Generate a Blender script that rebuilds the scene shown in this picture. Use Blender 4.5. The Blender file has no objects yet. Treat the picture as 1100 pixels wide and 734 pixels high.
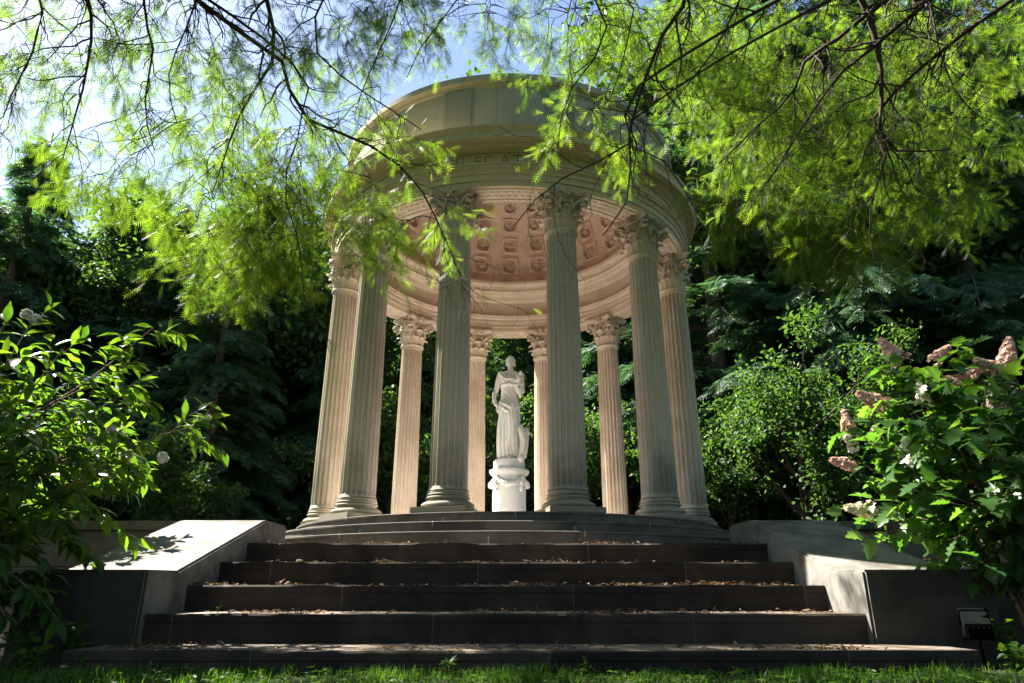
import bpy, bmesh, math, random
import numpy as np
from mathutils import Vector, Matrix

# ------------------------------------------------------------------ camera, light, exposure
SC = bpy.context.scene
COL = SC.collection
rad = math.radians
F_PX, PITCH, CAMX = 734.7, rad(20.0), 0.049      # focal length in photo pixels (1100 wide)
cam_d = bpy.data.cameras.new("camera")
cam = bpy.data.objects.new("camera", cam_d)
COL.objects.link(cam)
cam_d.sensor_width = 36.0
cam_d.lens = F_PX / 1100 * 36
cam_d.clip_start, cam_d.clip_end = 0.05, 2000
cam.location = (CAMX, 0, 0)
cam.rotation_euler = (rad(90) + PITCH, 0, 0)
cam_d.dof.use_dof = True
cam_d.dof.focus_distance = 10.5
cam_d.dof.aperture_fstop = 3.2
SC.camera = cam

SUN_AZ, SUN_EL = -60.0, 49.0                     # azimuth from +Y (negative = towards the left), elevation
W = bpy.data.worlds.new("World")
SC.world = W
W.use_nodes = True
wn = W.node_tree
sky = wn.nodes.new("ShaderNodeTexSky")
sky.sky_type = 'NISHITA'
sky.sun_disc = False
sky.sun_elevation = rad(SUN_EL)
sky.sun_rotation = rad(SUN_AZ)
sky.air_density, sky.dust_density, sky.ozone_density = 1.0, 1.0, 1.0
sky.altitude = 600
wn.nodes["Background"].inputs[1].default_value = 0.05
wn.links.new(sky.outputs[0], wn.nodes["Background"].inputs[0])
sun_d = bpy.data.lights.new("sun", 'SUN')
sun_d.energy, sun_d.angle, sun_d.color = 5.0, rad(0.53), (1.0, 0.95, 0.86)
sun = bpy.data.objects.new("sun", sun_d)
COL.objects.link(sun)
sdir = Vector((math.sin(rad(SUN_AZ)) * math.cos(rad(SUN_EL)), math.cos(rad(SUN_AZ)) * math.cos(rad(SUN_EL)), math.sin(rad(SUN_EL))))
sun.rotation_euler = sdir.to_track_quat('Z', 'Y').to_euler()
sun.location = (-20, 25, 30)
SC.view_settings.view_transform = 'Standard'
SC.view_settings.look = 'None'
SC.view_settings.exposure = 2.5
SC.view_settings.gamma = 1.0
SC.view_settings.use_curve_mapping = False
SC.render.engine = 'CYCLES'
cy = SC.cycles
cy.max_bounces, cy.diffuse_bounces, cy.glossy_bounces, cy.transmission_bounces = 10, 8, 2, 5
cy.use_denoising = True
cy.denoising_prefilter = 'NONE'
cy.caustics_reflective = cy.caustics_refractive = False
cy.sample_clamp_indirect = 3.0

# ------------------------------------------------------------------ helpers
RS = np.random.RandomState(7)
random.seed(7)
PI = math.pi


def at(px, py, Y):
    """photo pixel (1100x734) + forward distance -> point in the place"""
    dx, dy = (px - 550) / F_PX, (367 - py) / F_PX
    c, s = math.cos(PITCH), math.sin(PITCH)
    d = np.array([dx, c - dy * s, s + dy * c])
    return np.array([CAMX, 0, 0]) + d * (Y / d[1])


def tag(o, label=None, cat=None, group=None, kind=None):
    if label: o["label"] = label
    if cat: o["category"] = cat
    if group: o["group"] = group
    if kind: o["kind"] = kind
    return o


def empty(name, loc, rz=0.0):
    o = bpy.data.objects.new(name, None)
    COL.objects.link(o)
    o.empty_display_size = 0.2
    o.location = loc
    o.rotation_euler = (0, 0, rz)
    return o


def obj(name, me, parent=None, loc=(0, 0, 0), rz=0.0):
    o = bpy.data.objects.new(name, me)
    COL.objects.link(o)
    o.location = loc
    o.rotation_euler = (0, 0, rz)
    if parent is not None:
        o.parent = parent
    return o


def mesh_np(name, V, F, mat, smooth=False, rnd=None):
    """V (n,3), F list of index arrays of equal width, or one array"""
    V = np.asarray(V, np.float32)
    Fs = F if isinstance(F, (list, tuple)) else [F]
    Fs = [np.asarray(f, np.int32) for f in Fs if len(f)]
    me = bpy.data.meshes.new(name)
    nl = sum(f.size for f in Fs)
    npoly = sum(len(f) for f in Fs)
    me.vertices.add(len(V)); me.loops.add(nl); me.polygons.add(npoly)
    me.vertices.foreach_set("co", V.ravel())
    me.loops.foreach_set("vertex_index", np.concatenate([f.ravel() for f in Fs]))
    tot = np.concatenate([np.full(len(f), f.shape[1], np.int32) for f in Fs])
    st = np.concatenate([[0], np.cumsum(tot)[:-1]]).astype(np.int32)
    me.polygons.foreach_set("loop_start", st)
    me.polygons.foreach_set("loop_total", tot)
    me.polygons.foreach_set("use_smooth", np.full(npoly, bool(smooth)))
    if rnd is not None:
        a = me.attributes.new("rnd", 'FLOAT', 'POINT')
        a.data.foreach_set("value", np.asarray(rnd, np.float32))
    me.update(calc_edges=True)
    me.validate()
    if mat is not None:
        me.materials.append(mat)
    return me


class MB:
    """collects verts / faces into one mesh"""
    def __init__(s): s.v, s.f = [], []
    def add(s, V, F):
        n = len(s.v)
        s.v += [tuple(map(float, p)) for p in V]
        s.f += [tuple(int(i) + n for i in f) for f in F]
    def box(s, x0, x1, y0, y1, z0, z1, M=None):
        P = [(x, y, z) for z in (z0, z1) for y in (y0, y1) for x in (x0, x1)]
        if M is not None: P = [tuple(M @ Vector(p)) for p in P]
        s.add(P, [(0, 2, 3, 1), (4, 5, 7, 6), (0, 1, 5, 4), (2, 6, 7, 3), (0, 4, 6, 2), (1, 3, 7, 5)])
    def lathe(s, prof, n=96, closed=False, a0=0.0, a1=2 * PI, org=(0, 0, 0)):
        full = abs(a1 - a0 - 2 * PI) < 1e-6
        m = n if full else n + 1
        V = []
        for i in range(m):
            a = a0 + (a1 - a0) * i / n
            for r, z in prof: V.append((org[0] + r * math.sin(a), org[1] + r * math.cos(a), org[2] + z))
        k = len(prof); Fc = []
        for i in range(n):
            j = (i + 1) % m
            for q in range(k if closed else k - 1):
                p = (q + 1) % k
                Fc.append((i * k + q, i * k + p, j * k + p, j * k + q))
        s.add(V, Fc)
    def tube(s, pts, radii, n=8, caps=True):
        V, Fc = tubes_np(np.array([pts], float), np.array([radii], float), n)
        s.add(V, Fc)
        if caps:
            b = len(s.v) - len(V)
            s.f.append(tuple(b + i for i in range(n))[::-1])
            s.f.append(tuple(len(s.v) - n + i for i in range(n)))
    def ball(s, c, r, sq=(1, 1, 1), nu=10, nv=6):
        V, Fc = [], []
        for j in range(nv + 1):
            t = PI * j / nv
            for i in range(nu):
                p = 2 * PI * i / nu
                V.append((c[0] + r * sq[0] * math.sin(t) * math.cos(p), c[1] + r * sq[1] * math.sin(t) * math.sin(p), c[2] + r * sq[2] * math.cos(t)))
        for j in range(nv):
            for i in range(nu):
                Fc.append((j * nu + i, (j + 1) * nu + i, (j + 1) * nu + (i + 1) % nu, j * nu + (i + 1) % nu))
        s.add(V, Fc)
    def mesh(s, name, mat, smooth=None, bevel=0.0):
        me = bpy.data.meshes.new(name)
        me.from_pydata(s.v, [], s.f)
        if bevel:
            bm = bmesh.new(); bm.from_mesh(me)
            es = [e for e in bm.edges if len(e.link_faces) == 2 and e.calc_face_angle(0) > 0.6]
            bmesh.ops.bevel(bm, geom=es, offset=bevel, segments=2, affect='EDGES', clamp_overlap=True)
            bm.to_mesh(me); bm.free()
        bm = bmesh.new(); bm.from_mesh(me)
        bmesh.ops.remove_doubles(bm, verts=bm.verts, dist=1e-5)
        bmesh.ops.recalc_face_normals(bm, faces=bm.faces)
        bm.to_mesh(me); bm.free()
        if smooth is not None:
            me.polygons.foreach_set("use_smooth", [True] * len(me.polygons))
            me.set_sharp_from_angle(angle=rad(smooth))
        if mat is not None: me.materials.append(mat)
        return me


def unit(a):
    return a / np.maximum(np.linalg.norm(a, axis=-1, keepdims=True), 1e-9)


def tubes_np(P, R, n=5):
    """P (N,K,3) polylines, R (N,K) radii -> verts, quad faces"""
    N, K, _ = P.shape
    T = np.gradient(P, axis=1)
    T = unit(T)
    ref = np.where(np.abs(T[:, :1, 2:3]) > 0.9, np.array([1., 0, 0]), np.array([0, 0, 1.]))
    A = unit(np.cross(T, np.broadcast_to(ref, T.shape)))
    B = np.cross(T, A)
    ang = np.arange(n) * 2 * PI / n
    V = P[:, :, None] + R[:, :, None, None] * (A[:, :, None] * np.cos(ang)[None, None, :, None] + B[:, :, None] * np.sin(ang)[None, None, :, None])
    idx = np.arange(N * K * n).reshape(N, K, n)
    a, b = idx[:, :-1], idx[:, 1:]
    Fc = np.stack([a, np.roll(a, -1, 2), np.roll(b, -1, 2), b], -1).reshape(-1, 4)
    return V.reshape(-1, 3), Fc


def resample(pts, K):
    pts = np.asarray(pts, float)
    # Catmull-Rom through the guide points
    P = np.vstack([2 * pts[0] - pts[1], pts, 2 * pts[-1] - pts[-2]])
    out = []
    for i in range(1, len(P) - 2):
        for t in np.linspace(0, 1, 12, endpoint=False):
            a, b, c, d = P[i - 1], P[i], P[i + 1], P[i + 2]
            out.append(0.5 * (2 * b + (c - a) * t + (2 * a - 5 * b + 4 * c - d) * t * t + (3 * b - a - 3 * c + d) * t ** 3))
    out.append(pts[-1]); out = np.array(out)
    L = np.concatenate([[0], np.cumsum(np.linalg.norm(np.diff(out, axis=0), axis=1))])
    u = np.linspace(0, L[-1], K)
    return np.stack([np.interp(u, L, out[:, k]) for k in range(3)], 1)


def sample_poly(P, t):
    """P (N,K,3), t (N,) in 0..1 -> point, tangent"""
    N, K, _ = P.shape
    x = np.clip(t, 0, 0.9999) * (K - 1)
    i = x.astype(int); f = (x - i)[:, None]
    a, b = P[np.arange(N), i], P[np.arange(N), i + 1]
    return a * (1 - f) + b * f, unit(b - a)


def spawn(P, R, n_per, length, angle, droop, jitter, K=6, tmin=0.15, tmax=1.0, rs=RS, rmul=0.5, rmin=0.0015, curl=0.0):
    """children of polylines P; returns polylines, radii, parent index"""
    N = len(P)
    par = np.repeat(np.arange(N), n_per)
    M = len(par)
    t = rs.uniform(tmin, tmax, M)
    p0, tan = sample_poly(P[par], t)
    r = unit(rs.normal(size=(M, 3)))
    perp = unit(r - tan * (r * tan).sum(1, keepdims=True))
    a = rs.uniform(angle[0], angle[1], M)[:, None]
    d = tan * np.cos(a) + perp * np.sin(a)
    L = rs.uniform(length[0], length[1], M)
    pts = [p0]
    step = L[:, None] / (K - 1)
    for k in range(1, K):
        d = unit(d + np.array([0, 0, -1.0]) * droop + rs.normal(size=(M, 3)) * jitter)
        pts.append(pts[-1] + d * step)
    Q = np.stack(pts, 1)
    xr = np.clip(t, 0, .9999) * (R.shape[1] - 1); i = xr.astype(int)
    r0 = np.maximum(R[par, i] * rmul, rmin)
    Rq = r0[:, None] * np.linspace(1, 0.35, K)[None]
    return Q, np.maximum(Rq, rmin * 0.6), par


def scatter(tpl_v, tpl_f, P, D, S, roll=None, rs=RS, up=None):
    """copies of a template (x = along) at P with direction D and size S"""
    n = len(P)
    D = unit(D)
    if up is None:
        up = rs.normal(size=(n, 3))
    side = unit(np.cross(D, up)); nor = np.cross(side, D)
    T = np.asarray(tpl_v, float)
    S = np.asarray(S, float)
    if S.ndim == 1: S = np.stack([S, S, S], 1)
    V = P[:, None] + D[:, None] * (T[None, :, 0:1] * S[:, None, 0:1]) + side[:, None] * (T[None, :, 1:2] * S[:, None, 1:2]) + nor[:, None] * (T[None, :, 2:3] * S[:, None, 2:3])
    k = len(T)
    Fs = []
    for f in (tpl_f if isinstance(tpl_f, list) else [tpl_f]):
        f = np.asarray(f, int)
        Fs.append((f[None] + (np.arange(n) * k)[:, None, None]).reshape(-1, f.shape[1]))
    rnd = np.repeat(rs.uniform(0, 1, n), k)
    return V.reshape(-1, 3), Fs, rnd


# ------------------------------------------------------------------ materials
def new_mat(name):
    m = bpy.data.materials.new(name)
    m.use_nodes = True
    nt = m.node_tree
    return m, nt, nt.nodes["Principled BSDF"]


def nd(nt, typ, **kw):
    n = nt.nodes.new(typ)
    for k, v in kw.items(): setattr(n, k, v)
    return n


def noise(nt, vec, scale, detail=4.0, rough=0.6, dist=0.0):
    n = nd(nt, "ShaderNodeTexNoise")
    n.inputs["Scale"].default_value = scale
    n.inputs["Detail"].default_value = detail
    n.inputs["Roughness"].default_value = rough
    n.inputs["Distortion"].default_value = dist
    if vec is not None: nt.links.new(vec, n.inputs["Vector"])
    return n.outputs["Fac"]


def ramp(nt, fac, stops):
    r = nd(nt, "ShaderNodeValToRGB")
    el = r.color_ramp.elements
    while len(el) > 1: el.remove(el[-1])
    for i, (p, c) in enumerate(stops):
        e = el[0] if i == 0 else el.new(p)
        e.position = p
        e.color = (*c, 1) if len(c) == 3 else c
    nt.links.new(fac, r.inputs[0])
    return r.outputs[0]


def rfac(nt, fac, a, b):
    m = nd(nt, "ShaderNodeMapRange")
    m.inputs[1].default_value, m.inputs[2].default_value = a, b
    m.interpolation_type = 'SMOOTHSTEP'
    nt.links.new(fac, m.inputs[0])
    return m.outputs[0]


def mix(nt, fac, a, b, mode='MIX'):
    m = nd(nt, "ShaderNodeMix", data_type='RGBA', blend_type=mode)
    for sock, v in ((m.inputs[0], fac), (m.inputs[6], a), (m.inputs[7], b)):
        if isinstance(v, (int, float)): sock.default_value = v
        elif isinstance(v, tuple): sock.default_value = (*v, 1)
        else: nt.links.new(v, sock)
    return m.outputs[2]


def mth(nt, op, a, b=None, c=None):
    m = nd(nt, "ShaderNodeMath", operation=op)
    for i, v in enumerate((a, b, c)):
        if v is None: continue
        if isinstance(v, (int, float)): m.inputs[i].default_value = v
        else: nt.links.new(v, m.inputs[i])
    return m.outputs[0]


def coords(nt, sc=(1, 1, 1)):
    tc = nd(nt, "ShaderNodeTexCoord")
    mp = nd(nt, "ShaderNodeMapping")
    mp.inputs["Scale"].default_value = sc
    nt.links.new(tc.outputs["Object"], mp.inputs[0])
    return tc.outputs["Object"], mp.outputs[0]


def bump(nt, bsdf, h, strength=0.3, dist=0.02):
    b = nd(nt, "ShaderNodeBump")
    b.inputs["Strength"].default_value = strength
    b.inputs["Distance"].default_value = dist
    nt.links.new(h, b.inputs["Height"])
    nt.links.new(b.outputs[0], bsdf.inputs["Normal"])


def stone(name, clean, dirty, alga_shade, mode='none', rough=0.85, streak=0.5, joints=None, amount=1.0, seam=None):
    """limestone: clean tone, grimy tone, algae with painted shade and green light on the outer side
    mode 'radial': outer side is outside radius 3.0; 'outward': local +y; 'all'; 'none'"""
    m, nt, b = new_mat(name)
    o, _ = coords(nt)
    sep = nd(nt, "ShaderNodeSeparateXYZ"); nt.links.new(o, sep.inputs[0])
    _, vs = coords(nt, (9, 9, 0.7))          # vertical streaks
    if mode == 'outward':                    # every column has its own stains
        oi = nd(nt, "ShaderNodeObjectInfo")
        def shifted(v):
            a = nd(nt, "ShaderNodeVectorMath", operation='ADD')
            cmb = nd(nt, "ShaderNodeCombineXYZ")
            sh = mth(nt, 'MULTIPLY', oi.outputs["Random"], 37.0)
            for i in range(3): nt.links.new(sh, cmb.inputs[i])
            nt.links.new(v, a.inputs[0]); nt.links.new(cmb.outputs[0], a.inputs[1])
            return a.outputs[0]
        o, vs = shifted(o), shifted(vs)
    n1 = noise(nt, o, 2.2, 5, 0.62)
    n2 = noise(nt, o, 17, 4, 0.7)
    n3 = noise(nt, vs, 1.0, 4, 0.6, 0.3)
    c = mix(nt, rfac(nt, n1, 0.38, 0.68), clean, dirty)
    c = mix(nt, mth(nt, 'MULTIPLY', rfac(nt, n2, 0.5, 0.75), 0.35), c, tuple(x * 0.6 for x in dirty))
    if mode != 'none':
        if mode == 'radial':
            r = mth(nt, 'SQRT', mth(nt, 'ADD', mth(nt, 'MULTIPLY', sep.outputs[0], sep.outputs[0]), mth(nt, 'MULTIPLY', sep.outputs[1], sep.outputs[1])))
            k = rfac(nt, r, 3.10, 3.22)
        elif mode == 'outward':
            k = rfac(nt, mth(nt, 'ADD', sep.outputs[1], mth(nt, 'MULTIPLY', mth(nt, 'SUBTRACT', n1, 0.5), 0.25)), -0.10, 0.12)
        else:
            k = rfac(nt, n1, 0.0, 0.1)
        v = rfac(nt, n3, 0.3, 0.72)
        a2 = mix(nt, v, alga_shade, tuple(0.55 * a + 0.3 * d for a, d in zip(alga_shade, clean)))
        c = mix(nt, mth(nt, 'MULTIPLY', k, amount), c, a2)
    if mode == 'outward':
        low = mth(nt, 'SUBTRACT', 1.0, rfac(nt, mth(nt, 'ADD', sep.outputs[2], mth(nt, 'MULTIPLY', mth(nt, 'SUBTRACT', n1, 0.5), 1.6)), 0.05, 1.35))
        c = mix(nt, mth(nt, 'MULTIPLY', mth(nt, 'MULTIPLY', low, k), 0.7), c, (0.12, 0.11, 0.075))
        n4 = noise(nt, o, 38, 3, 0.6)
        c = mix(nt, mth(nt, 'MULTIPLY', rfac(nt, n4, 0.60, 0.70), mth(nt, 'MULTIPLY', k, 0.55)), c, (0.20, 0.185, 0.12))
    if mode == 'outward':
        tone = mth(nt, 'MULTIPLY_ADD', oi.outputs['Random'], 0.22, 0.84)
        c = mix(nt, 1.0, c, tone, 'MULTIPLY')
    st = rfac(nt, n3, 0.58, 0.8)
    c = mix(nt, mth(nt, 'MULTIPLY', st, streak), c, tuple(x * 0.35 for x in dirty))
    if joints:
        N, wd, off, col = joints
        ang = mth(nt, 'ARCTAN2', sep.outputs[0], sep.outputs[1])
        zz = mth(nt, 'MULTIPLY', mth(nt, 'FLOOR', mth(nt, 'MULTIPLY', sep.outputs[2], 1 / 0.14)), 0.37)
        fr = mth(nt, 'FRACT', mth(nt, 'ADD', mth(nt, 'ADD', mth(nt, 'MULTIPLY', ang, N / (2 * PI)), off), zz))
        j = mth(nt, 'LESS_THAN', fr, wd)
        c = mix(nt, j, c, col)
    if seam:
        sx, so, sw, col = seam
        row = mth(nt, 'MULTIPLY', mth(nt, 'FLOOR', mth(nt, 'MULTIPLY', mth(nt, 'SUBTRACT', sep.outputs[2], 0.139), 1 / 0.202)), 0.43)
        fr = mth(nt, 'FRACT', mth(nt, 'ADD', mth(nt, 'ADD', mth(nt, 'MULTIPLY', sep.outputs[0], 1 / sx), so), row))
        blk = mth(nt, 'FLOOR', mth(nt, 'ADD', mth(nt, 'ADD', mth(nt, 'MULTIPLY', sep.outputs[0], 1 / sx), so), row))
        wnz = nd(nt, "ShaderNodeTexWhiteNoise", noise_dimensions='2D')
        cv = nd(nt, "ShaderNodeCombineXYZ"); nt.links.new(blk, cv.inputs[0]); nt.links.new(row, cv.inputs[1])
        nt.links.new(cv.outputs[0], wnz.inputs["Vector"])
        c = mix(nt, 1.0, c, mth(nt, 'MULTIPLY_ADD', wnz.outputs["Value"], 0.7, 0.62), 'MULTIPLY')
        c = mix(nt, mth(nt, 'LESS_THAN', fr, sw), c, col)
    nt.links.new(c, b.inputs["Base Color"])
    b.inputs["Roughness"].default_value = rough
    b.inputs["Specular IOR Level"].default_value = 0.25
    bump(nt, b, mth(nt, 'ADD', mth(nt, 'MULTIPLY', n2, 0.6), n1), 0.10 if mode == 'outward' else 0.35, 0.012)
    return m


def leafmat(name, lo, hi, tlo, thi, trans=0.45, rough=0.5, spec=0.35, objvar=0.0):
    m, nt, b = new_mat(name)
    at_ = nd(nt, "ShaderNodeAttribute", attribute_name="rnd")
    fac = at_.outputs["Fac"]
    if objvar:
        oi = nd(nt, "ShaderNodeObjectInfo")
        fac = mth(nt, 'ADD', mth(nt, 'MULTIPLY', fac, 1 - objvar), mth(nt, 'MULTIPLY', oi.outputs["Random"], objvar))
    c = mix(nt, fac, lo, hi); t = mix(nt, fac, tlo, thi)
    nt.links.new(c, b.inputs["Base Color"])
    b.inputs["Roughness"].default_value = rough
    b.inputs["Specular IOR Level"].default_value = spec
    tr = nd(nt, "ShaderNodeBsdfTranslucent"); nt.links.new(t, tr.inputs[0])
    ms = nd(nt, "ShaderNodeMixShader"); ms.inputs[0].default_value = trans
    nt.links.new(b.outputs[0], ms.inputs[1]); nt.links.new(tr.outputs[0], ms.inputs[2])
    nt.links.new(ms.outputs[0], nt.nodes["Material Output"].inputs[0])
    return m


def plain(name, c1, c2, scale=8, rough=0.8, bmp=0.4, sc=(1, 1, 1), dist=0.01, spec=0.3):
    m, nt, b = new_mat(name)
    _, v = coords(nt, sc)
    n = noise(nt, v, scale, 5, 0.65)
    nt.links.new(mix(nt, rfac(nt, n, 0.3, 0.7), c1, c2), b.inputs["Base Color"])
    b.inputs["Roughness"].default_value = rough
    b.inputs["Specular IOR Level"].default_value = spec
    if bmp: bump(nt, b, n, bmp, dist)
    return m


CLEAN, DIRTY, ALGA_SHADE = (0.72, 0.62, 0.53), (0.62, 0.51, 0.42), (0.57, 0.52, 0.39)  # outer tint: algae plus painted shade and foliage-green light
M_COL = stone("weathered_shaded_column_stone", CLEAN, DIRTY, ALGA_SHADE, 'outward', streak=0.18)
M_ENT = stone("weathered_shaded_ring_stone", CLEAN, DIRTY, (0.62, 0.53, 0.34), 'radial', streak=0.4)
M_ATT = stone("mossy_attic_stone", (0.50, 0.45, 0.32), (0.38, 0.34, 0.23), (0.44, 0.39, 0.26), 'all', streak=0.45)
M_PIL = stone("stained_pilaster_stone", (0.36, 0.33, 0.24), (0.24, 0.22, 0.16), (0.31, 0.29, 0.20), 'all', streak=0.85)
M_DOME = stone("pink_dome_stone", (0.70, 0.56, 0.48), (0.56, 0.43, 0.355), ALGA_SHADE, 'none', streak=0.3)
M_RING = stone("grey_platform_stone", (0.13, 0.115, 0.09), (0.07, 0.06, 0.048), (0.10, 0.12, 0.07), 'none', streak=0.4, joints=(9, 0.0045, 0.32, (0.34, 0.36, 0.28)))
M_FLOOR = stone("pale_floor_stone", (0.80, 0.73, 0.63), (0.72, 0.65, 0.55), ALGA_SHADE, 'none', streak=0.0)
M_STEP = stone("shaded_step_stone", (0.036, 0.027, 0.019), (0.015, 0.011, 0.008), (0.05, 0.05, 0.03), 'none', streak=0.6, seam=(1.9, 0.28, 0.004, (0.075, 0.064, 0.05)))  # risers far darker than the treads, their shade put into the colour
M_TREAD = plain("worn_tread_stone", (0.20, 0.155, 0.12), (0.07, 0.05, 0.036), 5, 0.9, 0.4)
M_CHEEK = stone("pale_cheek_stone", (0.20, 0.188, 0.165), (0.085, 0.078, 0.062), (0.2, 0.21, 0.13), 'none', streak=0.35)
M_CHEEKF = stone("shaded_cheek_face", (0.044, 0.039, 0.028), (0.022, 0.020, 0.014), (0.05, 0.05, 0.03), 'none', streak=0.5)  # darker copy of the cheek stone, paints shade on the front faces
M_WALL = stone("low_wall_stone", (0.17, 0.14, 0.095), (0.09, 0.075, 0.05), (0.2, 0.2, 0.1), 'none', streak=0.4)
M_MARBLE = stone("white_marble", (0.86, 0.86, 0.84), (0.74, 0.72, 0.67), (0.5, 0.5, 0.4), 'none', rough=0.55, streak=0.10)
M_PED = stone("pale_pedestal_marble", (0.74, 0.75, 0.75), (0.64, 0.64, 0.62), (0.5, 0.5, 0.4), 'none', rough=0.6, streak=0.08)
M_LETTER = plain("incised_letter", (0.05, 0.055, 0.04), (0.08, 0.085, 0.06), 20, 0.9, 0)
M_BARK = plain("dark_bark", (0.035, 0.026, 0.018), (0.075, 0.055, 0.04), 14, 0.95, 0.7, (1, 1, 0.25))
M_BARK2 = plain("grey_bark", (0.05, 0.042, 0.033), (0.11, 0.09, 0.07), 10, 0.95, 0.7, (1, 1, 0.2))
M_STEM = plain("brown_stem", (0.12, 0.075, 0.04), (0.2, 0.13, 0.07), 12, 0.8, 0.3)
M_SOIL = plain("leafy_soil", (0.012, 0.011, 0.006), (0.030, 0.023, 0.013), 3, 0.95, 0.8)
M_METAL = plain("dark_green_metal", (0.002, 0.003, 0.003), (0.004, 0.006, 0.005), 15, 0.9, 0.1, spec=0.05)
M_GLASS = plain("lamp_glass", (0.05, 0.06, 0.06), (0.07, 0.08, 0.08), 5, 0.1, 0, spec=0.6)
M_LITTER = None
M_CYP = leafmat("cypress_needles", (0.025, 0.065, 0.010), (0.055, 0.10, 0.016), (0.10, 0.23, 0.012), (0.31, 0.46, 0.028), 0.58, 0.5, 0.2)
M_HEM = leafmat("hemlock_needles", (0.028, 0.072, 0.034), (0.060, 0.12, 0.050), (0.06, 0.18, 0.05), (0.15, 0.30, 0.07), 0.42, 0.5, 0.25, 0.3)
M_BRO = leafmat("broad_leaves", (0.024, 0.062, 0.018), (0.055, 0.11, 0.026), (0.06, 0.17, 0.02), (0.18, 0.32, 0.03), 0.35, 0.55, 0.25, 0.25)
M_SHRUB = leafmat("lance_leaves", (0.016, 0.050, 0.010), (0.04, 0.095, 0.015), (0.10, 0.27, 0.012), (0.28, 0.46, 0.02), 0.40, 0.38, 0.4)
M_HYD = leafmat("oak_shaped_leaves", (0.022, 0.065, 0.018), (0.05, 0.11, 0.025), (0.08, 0.24, 0.015), (0.22, 0.42, 0.03), 0.40, 0.33, 0.5)
M_FLOW_P = leafmat("dusty_pink_petals", (0.52, 0.32, 0.26), (0.80, 0.62, 0.52), (0.5, 0.3, 0.2), (0.7, 0.5, 0.38), 0.35, 0.7, 0.1)
M_FLOW_C = leafmat("cream_petals", (0.66, 0.58, 0.40), (0.78, 0.72, 0.58), (0.6, 0.5, 0.3), (0.7, 0.62, 0.42), 0.3, 0.7, 0.1)
M_FLOW_W = leafmat("white_petals", (0.74, 0.72, 0.62), (0.82, 0.80, 0.74), (0.6, 0.55, 0.4), (0.7, 0.68, 0.5), 0.3, 0.7, 0.1)
M_GRASS = leafmat("grass_blades", (0.018, 0.060, 0.008), (0.055, 0.12, 0.015), (0.06, 0.18, 0.008), (0.19, 0.35, 0.025), 0.42, 0.45, 0.3)
M_LITTER = leafmat("dry_leaves", (0.06, 0.034, 0.018), (0.20, 0.125, 0.072), (0.10, 0.05, 0.02), (0.25, 0.15, 0.07), 0.15, 0.8, 0.1)
M_PALE = leafmat("bleached_leaf", (0.62, 0.60, 0.50), (0.7, 0.68, 0.58), (0.5, 0.48, 0.36), (0.55, 0.5, 0.4), 0.2, 0.7, 0.1)
M_YELL = leafmat("yellow_leaf", (0.55, 0.30, 0.05), (0.62, 0.36, 0.07), (0.5, 0.25, 0.04), (0.55, 0.3, 0.05), 0.25, 0.7, 0.1)

# ------------------------------------------------------------------ ground
D0 = 11.9                        # temple axis
GZ, TZ, FZ = -0.50, 0.447, 0.90  # lawn, terrace, temple floor
ax = np.unique(np.concatenate([np.linspace(-600, -40, 12), np.linspace(-40, 40, 81), np.linspace(40, 600, 12)]))
ay = np.unique(np.concatenate([np.linspace(-300, -20, 8), np.linspace(-20, 7.35, 56), [7.45, 7.6], np.linspace(8, 60, 105), np.linspace(60, 700, 14)]))
GX, GY = np.meshgrid(ax, ay)
GH = np.where(GY < 7.5, GZ, TZ - 0.05)
und = 0.02 * np.sin(GX * 1.7 + GY * .9) * np.sin(GY * 2.1)
GH = GH + np.where((np.abs(GX) < 4.5) & (GY < 9), 0, und) + np.clip((GY - 30) / 200, 0, 1) * 4
nv, nu = GX.shape
gi = np.arange(nv * nu).reshape(nv, nu)
GF = np.stack([gi[:-1, :-1], gi[:-1, 1:], gi[1:, 1:], gi[1:, :-1]], -1).reshape(-1, 4)
ground = obj("ground", mesh_np("ground", np.stack([GX, GY, GH], -1).reshape(-1, 3), GF, M_SOIL, True))
tag(ground, "dark soil and moss ground under the trees", "ground", kind="structure")

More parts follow.
